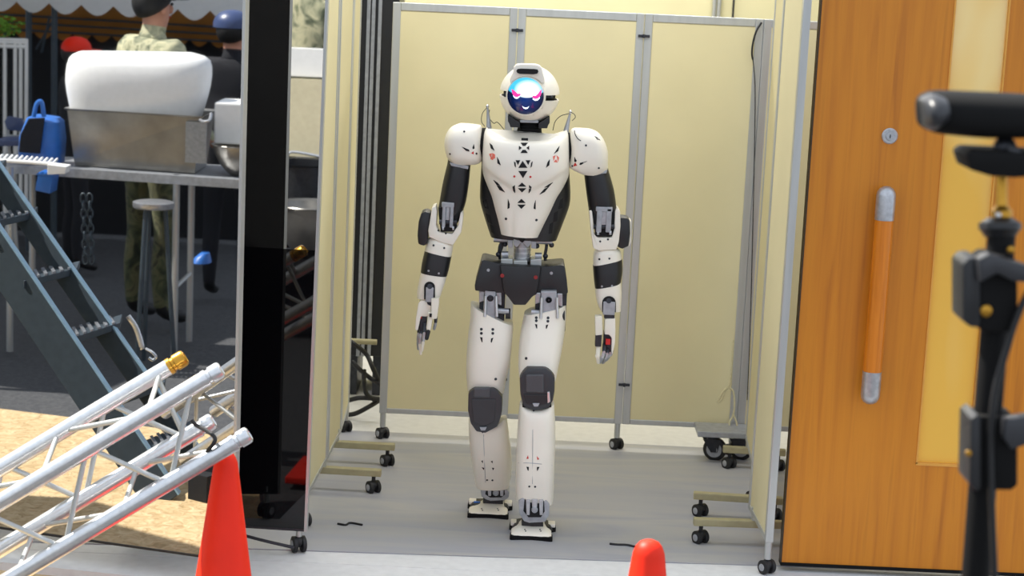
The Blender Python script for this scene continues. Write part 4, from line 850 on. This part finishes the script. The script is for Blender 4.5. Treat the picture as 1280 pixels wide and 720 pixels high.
# unseen canopy added to cast shade on the mirrored ground
e0 = -3.5; cz = 2.62
t = ything('added_shade_canopy', 'unseen canvas canopy added to shade the yard, beyond the left edge of the view', 'canopy', (-6, 11, -.03))
def rel(s, d, z): q = GA + GU*s - GN*d; return Vector((q.x, q.y, z))      # s along the panel, d behind its mirror face
sh_s = -2.0-cz*.70
bm = NB(); prism(bm, [rel(sh_s-6, 1.95, cz), rel(sh_s, 1.95, cz), rel(sh_s, 9.5, cz), rel(sh_s-6, 9.5, cz)], (0, 0, .02)); yo('roof', bm, 'canvas', t, 0)
for s, d in ((sh_s-.05, 2.0), (sh_s-.05, 9.4), (sh_s-5.9, 2.0), (sh_s-5.9, 9.4)): yo('leg', cyl(NB(), rel(s, d, -.03), rel(s, d, cz), .025, seg=10), 'alu', t)
# ---- event tent: scalloped white valance, tan canvas behind, dark sheet for the shade beneath
def scallop(pts_top, drop, n, amp):
    bm = NB(); a, b = pts_top; v = []; N_ = n*8
    for i in range(N_+1):
        u = i/N_; p = a.lerp(b, u); z = drop + amp*abs(math.sin(math.pi*n*u)); v.append((bm.verts.new(p), bm.verts.new(p-Vector((0, 0, z)))))
    for (p, q), (r, s) in zip(v[:-1], v[1:]): bm.faces.new((p, r, s, q))
    bmesh.ops.solidify(bm, geom=list(bm.faces), thickness=.004); return bm
def vp(px, py, Yv): return P(px, py, Yv)
T1 = 13.0
a = vp(-60, -60, T1); b = vp(345, -50, T1); a.z = b.z = 2.16
t = ything('event_tent', 'event tent with white scalloped valance and tan canvas, mirrored at the top left', 'tent', (a.lerp(b, .5).x, T1, -.03))
zv = vp(150, 8, T1).z
yo('valance', scallop((a, b), a.z-zv, 10, .07), 'canvas', t, 0)
bm = NB(); prism(bm, [a, b, b+Vector((0, 4, 1.0)), a+Vector((0, 4, 1.0))], (0, 0, .01)); yo('roof', bm, 'canvas', t, 0)
c = vp(-80, 5, T1+.9); d = vp(360, 5, T1+.9); c.z = d.z = 1.72
yo('inner_curtain', scallop((c, d), c.z-vp(150, 45, T1+.9).z, 18, .05), 'tan', t, 0)
for k in range(3):
    z = vp(150, 24+k*9, T1+.85).z; yo('roof_bar', cyl(NB(), (c.x, T1+.86, z), (d.x, T1+.86, z-.03), .008, seg=8), 'stair', t)
bm = NB(); bb(bm, (c.x-.3, T1+1.0, -.03), (d.x+.3, T1+1.02, 1.7)); yo('shade_backdrop', bm, 'nearblack', t, 0)  # dark sheet put in for the shade under the tent
for px in (36, 68, 345): p = vp(px, 40, T1+.1); yo('pole', cyl(NB(), (p.x, p.y, -.03), (p.x, p.y, 2.1), .022, seg=12), 'stair', t)
for a_, b_ in (((45, 62), (68, 22)), ((62, 20), (52, 66))): yo('brace', cyl(NB(), vp(*a_, T1+.2), vp(*b_, T1+.2), .008, seg=8), 'stair', t)
# white railing, foliage
t = ything('white_railing', 'white metal railing mirrored at the far left below the tent', 'railing', vp(10, 90, 12.6))
for y in (49, 52, 57): yo('rail', cyl(NB(), vp(-30, y, 12.6), vp(34, y+1.5, 12.6), .012, seg=8), 'canvas', t)
for x in (-10, 6, 19, 26, 33): p = vp(x, 49, 12.6); yo('post', cyl(NB(), (p.x, p.y, .3), p, .012, seg=8), 'canvas', t)
bm = NB()
for k in range(160):
    p = vp(random.gauss(6, 9), random.gauss(34, 6), 12.8)+Vector((0, random.uniform(-.1, .1), 0)); r = .02
    n = Vector((random.gauss(0, 1), random.gauss(0, 1), random.gauss(0, 1))).normalized(); x, y = frame_of(n)
    v = [bm.verts.new(p+x*r), bm.verts.new(p+y*r*.5), bm.verts.new(p-x*r), bm.verts.new(p-y*r*.5)]; bm.faces.new(v)
t = ything('shrub', 'small green leafy shrub mirrored above the white railing', 'shrub', vp(6, 70, 12.8)); o = yo('foliage', bm, 'leaf', t, 0); o['kind'] = 'stuff'
yo('stem', cyl(NB(), (vp(6, 40, 12.8).x, 12.8, -.03), vp(6, 40, 12.8), .012, seg=8), 'stair', t)
# ---- field table with tubs and bowls
TY = 10.0
tl_ = vp(-30, 198, TY); tr_ = vp(330, 232, TY-.25); tl_.z = tr_.z = (tl_.z+tr_.z)/2
t = ything('field_table', 'long grey field table mirrored with a steel tub on top', 'table', (tl_.lerp(tr_, .5).x, TY, -.03))
zt = tr_.z
def tx(px): return vp(px, 215, TY).x
bm = NB(); prism(bm, [tl_, tr_, tr_+Vector((.08, .62, .0)), tl_+Vector((.06, .46, .0))], (0, 0, -.045)); yo('table_top', bm, 'grey', t, 0)
for px, dy in ((226, 0), (226, .46), (20, 0), (20, .46)): x = tx(px); yo('leg', cyl(NB(), (x, TY-.12+dy, -.03), (x, TY-.12+dy, zt), .018, seg=10), 'alu', t)
yo('stretcher', cyl(NB(), (tx(226), TY-.12, .35), (tx(226), TY+.34, .35), .012, seg=8), 'alu', t)
def table_z(px): return tl_.z+(tr_.z-tl_.z)*(px+30)/360
def tub(l, r, top, bot, Yv, dep, taper):
    a0 = vp(l, top, Yv); b0 = vp(r, top+14*(r-l)/180, Yv); z0 = table_z((l+r)/2)+.004; hgt = a0.z
    bm = NB(); outer = []
    for z, k in ((z0, taper), (z0+.02, taper*.9), (a0.z-.01, 0), (a0.z, -.015), (a0.z-.006, -.012), (a0.z-.01, .01), (z0+.03, taper)):
        outer.append([Vector((a0.x+k, Yv+k, z)), Vector((b0.x-k, Yv-.12+k, z-.0)), Vector((b0.x-k, Yv-.12+dep-k, z)), Vector((a0.x+k, Yv+dep-k, z))])
    return rings(bm, outer), a0, b0
bm, a0, b0 = tub(84, 256, 135, 203, TY-.0, .44, .035)
t = ything('steel_tub', 'large rectangular stainless steel tub on the mirrored field table', 'tub', (a0.lerp(b0, .5).x, TY+.2, a0.z-.25)); yo('tub_body', bm, 'steelbox', t, 0)
yo('handle', sweep(NB(), [vp(250, 150, TY-.16), vp(255, 152, TY-.2), vp(262, 150, TY-.2), vp(264, 142, TY-.16)], .008, 8), 'steel', t)
yo('corner_strip', bb(NB(), vp(232, 152, TY-.125), vp(258, 204, TY-.110)), 'steel', t, 0)
# white cloth-covered load in the tub, white box beside it
q = [vp(88, 140, TY+.05), vp(250, 152, TY-.05)]
bm = loft(NB(), densify([(100, 64, 240, 66, TY+.17, .08), (88, 72, 262, 76, TY+.15, .16), (84, 100, 262, 108, TY+.15, .19), (90, 138, 250, 150, TY+.14, .16)], 3), 3.2, 32)
tag(yo('covered_crate', bm, 'canvas', None, 40), 'white cloth-covered crate standing in the mirrored steel tub', 'crate')
def bowl(name, label, px, rim, bot, w, Yv, mir, m='steelbox'):
    c = vp(px, rim, Yv); R_ = (vp(px+w, rim, Yv)-c).length; z0 = vp(px, bot, Yv).z; hgt = c.z-z0
    prof = [(0, R_*.35), (hgt*.08, R_*.48), (hgt*.35, R_*.74), (hgt*.7, R_*.92), (hgt*.97, R_), (hgt, R_*1.06), (hgt*1.01, R_*1.05), (hgt*.97, R_*.97), (hgt*.6, R_*.84), (hgt*.3, R_*.6), (hgt*.1, 0)]
    bm = lathe(NB(), (c.x, Yv, z0), (0, 0, 1), prof, 36); return tag(yo(name, bm, m, None, 40, mir), label, 'bowl')
bowl('mixing_bowl', 'round steel bowl mirrored at the right edge of the large black panel', 302, 181, 218.5, 36, TY-.05, MIR)
tag(yo('foam_box', bb(NB(), vp(268, 128, TY+.0), vp(330, 175, TY+.3), .01), 'canvas', None, 0), 'white foam box mirrored above the round steel bowl', 'box')
# blue bag and chair at far left
t = ything('blue_bag', 'blue carry bag with dark side on the mirrored table end', 'bag', vp(52, 196, TY+.1))
yo('bag_body', loft(NB(), [(25, 196, 79, 203, TY+.1, .1), (27, 170, 80, 174, TY+.1, .13), (36, 146, 78, 152, TY+.1, .11), (44, 143, 74, 147, TY+.1, .06)], 3.5), 'blue', t)
yo('side_pocket', plate(NB(), [(24, 190), (26, 168), (36, 148), (56, 147), (50, 192)], TY-.06, TY-.04, .004), 'dark_cloth', t, 0)
yo('strap', sweep(NB(), [vp(42, 146, TY), vp(46, 130, TY), vp(52, 128, TY), vp(55, 146, TY)], .012, 8), 'blue', t)
t = ything('folding_chair', 'dark folding chair with steel frame mirrored at the far left edge', 'chair', vp(12, 250, 11.2))
yo('backrest', plate(NB(), [(6, 152), (10, 145), (28, 148), (30, 156), (26, 164), (10, 162)], 11.2, 11.23, .006), 'helmet', t)
for a_, b_ in (((8, 150), (22, 330)), ((29, 150), (2, 330)), ((4, 170), (30, 172))): yo('frame_tube', cyl(NB(), vp(*a_, 11.24), vp(*b_, 11.24), .012, seg=8), 'alu', t)
yo('seat', plate(NB(), [(2, 172), (32, 172), (32, 179), (2, 179)], 10.95, 11.3, .004), 'helmet', t)
t = ything('grate_rack', 'white slatted grate at the mirrored table\'s left end', 'grate', vp(30, 205, TY-.3))
for k in range(13): yo('slat', cyl(NB(), vp(-8+k*6.2, 198+k*.5, TY-.42), vp(-3+k*6.2, 193+k*.5, TY-.2), .007, seg=6), 'canvas', t)
yo('frame', cyl(NB(), vp(-20, 199, TY-.42), vp(66, 205, TY-.42), .010, seg=8), 'canvas', t)
tag(yo('white_tray', plate(NB(), [(62, 204), (86, 207), (84, 216), (62, 217)], TY-.5, TY-.4, .004), 'canvas', None, 0), 'small white tray hanging off the mirrored table edge', 'tray')
t = ything('blue_container', 'blue container hanging below the mirrored table, under the bag', 'container', vp(56, 240, TY-.1)); yo('body', plate(NB(), [(52, 216), (70, 217), (67, 240), (48, 236)], TY-.25, TY-.1, .005), 'blue', t, 30); yo('rim', plate(NB(), [(51, 214), (71, 215), (71, 218), (51, 217)], TY-.26, TY-.09, .003), 'blue', t, 0)
# chain hanging from the table
t = ything('hanging_chain', 'dark steel chain hanging below the mirrored field table', 'chain', vp(112, 290, TY-.3))
for col in (104, 112):
    for k in range(9):
        c = vp(col+1.2*k*.3, 248+k*9.5, TY-.35); rr = []
        for i in range(12):
            a_ = 2*math.pi*i/12; o_ = Vector((math.cos(a_)*.014, 0, math.sin(a_)*.026)) if k % 2 == 0 else Vector((0, math.cos(a_)*.014, math.sin(a_)*.026)); rr.append(c+o_)
        bm = NB(); rs = []
        for i in range(12):
            nrm = (rr[i]-c).normalized(); s_ = Vector((0, 1, 0)) if k % 2 == 0 else Vector((1, 0, 0)); rs.append([rr[i]+nrm*.005*math.cos(q_)+s_*.005*math.sin(q_) for q_ in (0, 1.26, 2.51, 3.77, 5.03)])
        rings(bm, rs, False, True); yo('link', bm, 'stair', t, 60)
t = ything('steel_stool', 'round dark steel stool standing under the mirrored table', 'stool', vp(195, 400, 9.9))
c = vp(192, 255, 9.7); yo('seat', lathe(NB(), (c.x, 9.7, c.z-.02), (0, 0, 1), [(0, .10), (.01, .105), (.03, .105), (.035, .09), (.036, 0)], 28), 'steel', t)
for k in range(3):
    a_ = 2.1*k; yo('leg', cyl(NB(), (c.x+.06*math.cos(a_), 9.7+.06*math.sin(a_), c.z-.02), (c.x+.12*math.cos(a_), 9.7+.12*math.sin(a_), -.03), .012, seg=8), 'stair', t)
tag(yo('blue_cloth', loft(NB(), [(240, 327, 264, 328, 10.6, .08), (244, 321, 263, 322, 10.6, .07), (252, 315, 262, 316, 10.6, .04)], 2.3), 'blue', None, 40), 'crumpled blue cloth on the ground under the mirrored table', 'cloth')

# ---- steel stairs
t = ything('metal_stairs', 'dark steel stairs with grated treads mirrored at the left edge', 'stairs', F(230, 600, -.03))
def stringer(a_, b_, Ya, Yb, w):
    p, q = vp(*a_, Ya), vp(*b_, Yb); dn = (q-p).normalized(); up = Vector((1, 0, 0)).cross(dn); up = Vector((-dn.z, 0, dn.x)).normalized()
    bm = NB(); prism(bm, [p+up*w, q+up*w, q-up*w, p-up*w], (0, .035, 0), .004); return bm
YA, YB = 8.05, 7.65
def edge_highlight_of(a_, b_, Ya, Yb, w):
    p, q = vp(*a_, Ya), vp(*b_, Yb); dn = (q-p).normalized(); up = Vector((-dn.z, 0, dn.x)).normalized(); up = up if up.z > 0 else -up
    bm = NB(); prism(bm, [p+up*w, q+up*w, q+up*(w+.007), p+up*(w+.007)], (0, .04, 0)); return bm
for a_, b_, ya_, yb_, w in (((-70, 130), (262, 604), YA+.1, YA-.45, .04), ((-70, 222), (205, 632), YB+.1, YB-.35, .07)):
    sg = yo('stringer', stringer(a_, b_, ya_, yb_, w), 'stair', t, 0); yo('edge_strip', edge_highlight_of(a_, b_, ya_, yb_, w), 'stair_highlight', sg, 0)  # thin bright strip modelled as the highlight on each stringer's edge
for i, (l, r) in enumerate((((-52, 226), (2, 205)), ((-20, 288), (42, 277)), ((30, 360), (96, 344)), ((90, 431), (150, 414)), ((148, 508), (206, 492)), ((190, 570), (242, 558)))):
    p, q = vp(*l, YB+.05-.06*i), vp(*r, YA+.03-.07*i); q.z = p.z; dpt = Vector((-.05, .14, 0))
    f = yo('tread', prism(NB(), [p, q, q+dpt+Vector((.02, .05, 0)), p+dpt], (0, 0, .028), .003), 'stair', t, 0)
    for k in range(6):
        u0 = .08+k*.15; yo('tread_bar', prism(NB(), [p.lerp(q, u0)+Vector((0, 0, .029)), p.lerp(q, u0+.06)+Vector((0, 0, .029)), p.lerp(q, u0+.06)+dpt+Vector((0, 0, .029)), p.lerp(q, u0)+dpt+Vector((0, 0, .029))], (0, 0, .008)), 'steel', f, 0)
yo('hook', sweep(NB(), [vp(183, 436, 7.9), vp(190, 440, 7.85), vp(195, 446, 7.85), vp(191, 450, 7.85), vp(186, 447, 7.85)], .006, 8), 'alu_bright', t)
yo('hand_rail', sweep(NB(), [vp(160, 395, 7.95), vp(170, 410, 7.95), vp(177, 432, 7.95), vp(176, 434, 7.95)], .012, 8), 'alu_bright', t)

# ---- people
def person(name, label, ground, height, turn, jacket, trousers, mir, head='cap', headmat='hair', lean=0.0, arms=((.18, -.05), (.18, .05))):
    h = height/1.75; rz = Matrix.Rotation(turn, 3, 'Z'); gp = Vector(ground)
    t = ything(name, label, 'person', gp, mir)
    J = {}; E = []; Rr = {}
    def j(n, x, y, z, r, par=None):
        J[n] = Vector((x, y-lean*max(0, z-.9), z))*h; Rr[n] = (r*h, r*h) if not isinstance(r, tuple) else (r[0]*h, r[1]*h)
        if par: E.append((par, n))
    j('pelvis', 0, 0, .95, (.155, .12)); j('waist', 0, 0, 1.10, (.145, .11), 'pelvis'); j('chest', 0, 0, 1.35, (.175, .125), 'waist'); j('collar', 0, 0, 1.46, (.105, .09), 'chest')
    j('neck', 0, -.005, 1.51, .058, 'collar'); j('jaw', 0, -.03, 1.575, .068, 'neck'); j('skull', 0, -.012, 1.655, (.082, .098), 'jaw'); j('crown', 0, 0, 1.715, (.060, .07), 'skull')
    for s, (ax_, ay) in zip((-1, 1), arms):
        k = 'l' if s < 0 else 'r'
        j(k+'hip', s*.09, 0, .88, .088, 'pelvis'); j(k+'knee', s*.11, -.02, .49, .062, k+'hip'); j(k+'calf', s*.112, .01, .32, .058, k+'knee'); j(k+'ankle', s*.115, .01, .085, .04, k+'calf'); j(k+'toe', s*.13, -.15, .04, .036, k+'ankle')
        j(k+'shoulder', s*.185, 0, 1.44, .066, 'chest'); j(k+'elbow', s*.26, ay*.6, 1.13, .046, k+'shoulder'); j(k+'wrist', s*ax_*1.35, -.16+ay, .97, .030, k+'elbow'); j(k+'palm', s*ax_*1.33, -.22+ay, .93, (.036, .022), k+'wrist')
        for f in range(4):
            fx_ = (f-1.5)*.018; ln = (.065, .078, .074, .058)[f]
            j(k+'f%da' % f, s*ax_*1.33+fx_, -.255+ay, .905, .009, k+'palm'); j(k+'f%db' % f, s*ax_*1.33+fx_, -.26-ln*.4+ay, .88-ln*.4, .008, k+'f%da' % f); j(k+'f%dc' % f, s*ax_*1.33+fx_, -.26-ln*.45+ay, .88-ln*.9, .007, k+'f%db' % f)
        j(k+'ta', s*(ax_*1.33-.04), -.235+ay, .915, .010, k+'palm'); j(k+'tb', s*(ax_*1.33-.058), -.265+ay, .885, .009, k+'ta')
    names = list(J); me = bpy.data.meshes.new('body'); me.from_pydata([J[n] for n in names], [(names.index(a), names.index(b)) for a, b in E], [])
    o = bpy.data.objects.new('body', me); COL.objects.link(o); sk = o.modifiers.new('skin', 'SKIN'); sk.use_smooth_shade = True
    for i, n in enumerate(names): me.skin_vertices[0].data[i].radius = Rr[n]; me.skin_vertices[0].data[i].use_root = n == 'pelvis'
    ss = o.modifiers.new('sub', 'SUBSURF'); ss.levels = ss.render_levels = 1
    bpy.context.view_layer.update(); m2 = bpy.data.meshes.new_from_object(o.evaluated_get(bpy.context.evaluated_depsgraph_get())); o.modifiers.clear(); o.data = m2
    for mm in (M['skin'], M[jacket], M[trousers], M['tyre']): m2.materials.append(mm)
    for p in m2.polygons:
        c = p.center/h; p.use_smooth = True
        p.material_index = 0 if c.z > 1.54 or (abs(c.x) > .17 and c.z < .985 and c.y < -.13+max(a[1] for a in arms)*.5) else (3 if c.z < .11 else (2 if c.z < 1.0 and abs(c.x) < .22 else 1))
    X = (mir or MIR) @ Matrix.Translation(gp) @ rz.to_4x4()
    m2.transform(X); m2.flip_normals(); adopt(o, t)
    hd = J['skull']; fr = hd + Vector((0, -.098*h, 0))
    def part(nm, bm, m): bm.transform(X); return obj(nm, bm, M[m], t, 50)
    part('nose', ball(NB(), fr+Vector((0, -.008, -.028))*h, .016*h, (.8, 1.1, 1.5), 10), 'skin'); part('mouth', ball(NB(), fr+Vector((0, .006, -.068))*h, .02*h, (1.1, .4, .3), 10), 'red')
    for s in (-1, 1):
        part('eye', ball(NB(), fr+Vector((s*.031, .008, .0))*h, .011*h, (1, .6, .7), 10), 'vent'); part('ear', ball(NB(), hd+Vector((s*.083, .005, -.02))*h, .028*h, (.35, .8, 1.1), 12), 'skin')
    tmp = bmesh.new(); bmesh.ops.create_uvsphere(tmp, u_segments=24, v_segments=16, radius=.104*h); bmesh.ops.scale(tmp, vec=(.95, 1.1, 1.0), verts=tmp.verts)
    bmesh.ops.bisect_plane(tmp, geom=list(tmp.verts)+list(tmp.edges)+list(tmp.faces), plane_co=(0, 0, -.02*h), plane_no=Vector((0, -.75, -1)), clear_outer=True)
    bmesh.ops.translate(tmp, vec=hd+Vector((0, .006, .005))*h, verts=tmp.verts); part('hair', tmp, 'hair')
    if head:
        bm = NB(); R_ = .118*h if head == 'helmet' else .112*h
        lathe(bm, hd+Vector((0, .004, .02))*h, (0, 0, 1), [(0, R_), (.03*h, R_*1.0), (.06*h, R_*.9), (.09*h, R_*.66), (.105*h, R_*.3), (.108*h, 0)], 24)
        if head == 'cap': prism(bm, [hd+Vector((x, y, .03))*h for x, y in ((-.09, -.06), (-.07, -.17), (0, -.19), (.07, -.17), (.09, -.06))], (0, 0, -.008))
        part('helmet' if head == 'helmet' else 'cap', bm, headmat)
    return t
g = F(172, 428, -.03); g.z = -.03
person('person', 'person in black cap and pale camouflage jacket, back turned, behind the mirrored tub', (g.x-.04, 10.75, -.03), 1.92, math.radians(140), 'camo_pale', 'camo', MIR)
person('person', 'person in slate-blue helmet and dark clothes at the mirrored panel\'s right edge', (vp(290, 60, 11.6).x, 11.6, -.03), 1.74, math.radians(170), 'dark_cloth', 'dark_cloth', MIR, 'helmet', 'helmet')
person('person', 'person in an orange-red cap mirrored beside the tent pole', (vp(94, 70, 12.4).x, 12.4, -.03), 1.50, math.radians(120), 'dark_cloth', 'dark_cloth', MIR, 'cap', 'cone')

# ---- what the narrower panel mirrors
B2 = 11.0
bowl('mixing_bowl', 'deep steel bowl mirrored in the narrow black panel', 392, 254, 320, 50, B2, MIR2)
t = ything('serving_counter', 'dark serving counter mirrored under the steel bowl in the narrow panel', 'counter', vp(380, 330, B2), MIR2)
a = vp(330, 300, B2-.2); b = vp(450, 322, B2-.2); zc = vp(392, 320, B2).z-.004
yo('counter_top', bb(NB(), (a.x-.3, B2-.35, zc-.04), (b.x+.3, B2+.8, zc)), 'dark_cloth', t, 0, MIR2)
yo('counter_front', bb(NB(), (a.x-.28, B2-.3, -.03), (b.x+.28, B2-.25, zc-.04)), 'dark_cloth', t, 0, MIR2)
c = vp(372, 205, B2+.35); t = ything('stock_pot', 'large dark stock pot with a wire handle mirrored above the bowl', 'pot', (c.x, B2+.5, zc), MIR2)
yo('pot_body', lathe(NB(), (c.x, B2+.52, zc+.002), (0, 0, 1), [(0, .2), (.02, .22), (c.z-zc-.01, .23), (c.z-zc, .245), (c.z-zc-.005, .22), (.05, .21), (.05, 0)], 32), 'darksteel', t, 40, MIR2)
yo('wire_handle', sweep(NB(), [vp(358, 205, B2+.26), vp(360, 192, B2+.26), vp(370, 189, B2+.26), vp(408, 196, B2+.26)], .008, 8), 'alu_bright', t, 40, MIR2)
tag(yo('cream_board', bb(NB(), vp(324, 95, B2+.82), vp(420, 196, B2+.84)), 'board', None, 0, MIR2), 'cream board mirrored above the pot in the narrow panel', 'board')
t = ything('drawer_cabinet', 'dark drawer cabinet mirrored at the top of the narrow panel', 'cabinet', vp(325, 60, B2+.8), MIR2)
p = vp(310, -25, B2+.8); q = vp(346, 62, B2+.8); yo('cabinet_body', bb(NB(), (p.x, B2+.95, -.03), (q.x, B2+1.2, p.z)), 'black', t, 0, MIR2)
for k, y in enumerate((4, 30)):
    d_ = yo('drawer', bb(NB(), vp(318, y, B2+.925), vp(343, y+20, B2+.95), .004), 'darksteel', t, 0, MIR2); yo('handle', bb(NB(), vp(326, y+8, B2+.91), vp(336, y+11, B2+.926)), 'alu', d_, 0, MIR2)
px_ = vp(384, 30, B2+1.5).x
tag(yo('step_platform', bb(NB(), (px_-.3, B2+1.26, -.055), (px_+.4, B2+1.9, .34), .01), 'dark_cloth', None, 0, MIR2), 'dark step platform under the mirrored person in the narrow panel', 'platform')
person('person', 'person in pale camouflage jacket mirrored at the top of the narrow panel', (px_, B2+1.5, .343), 1.80, math.radians(-20), 'camo_pale', 'camo', MIR2, 'cap', 'hair')
tag(yo('white_sheet', bb(NB(), vp(318, 56, B2+.86), vp(440, 97, B2+.90), .004), 'canvas', None, 0, MIR2), 'white sheet mirrored below the camouflage jacket in the narrow panel', 'sheet')
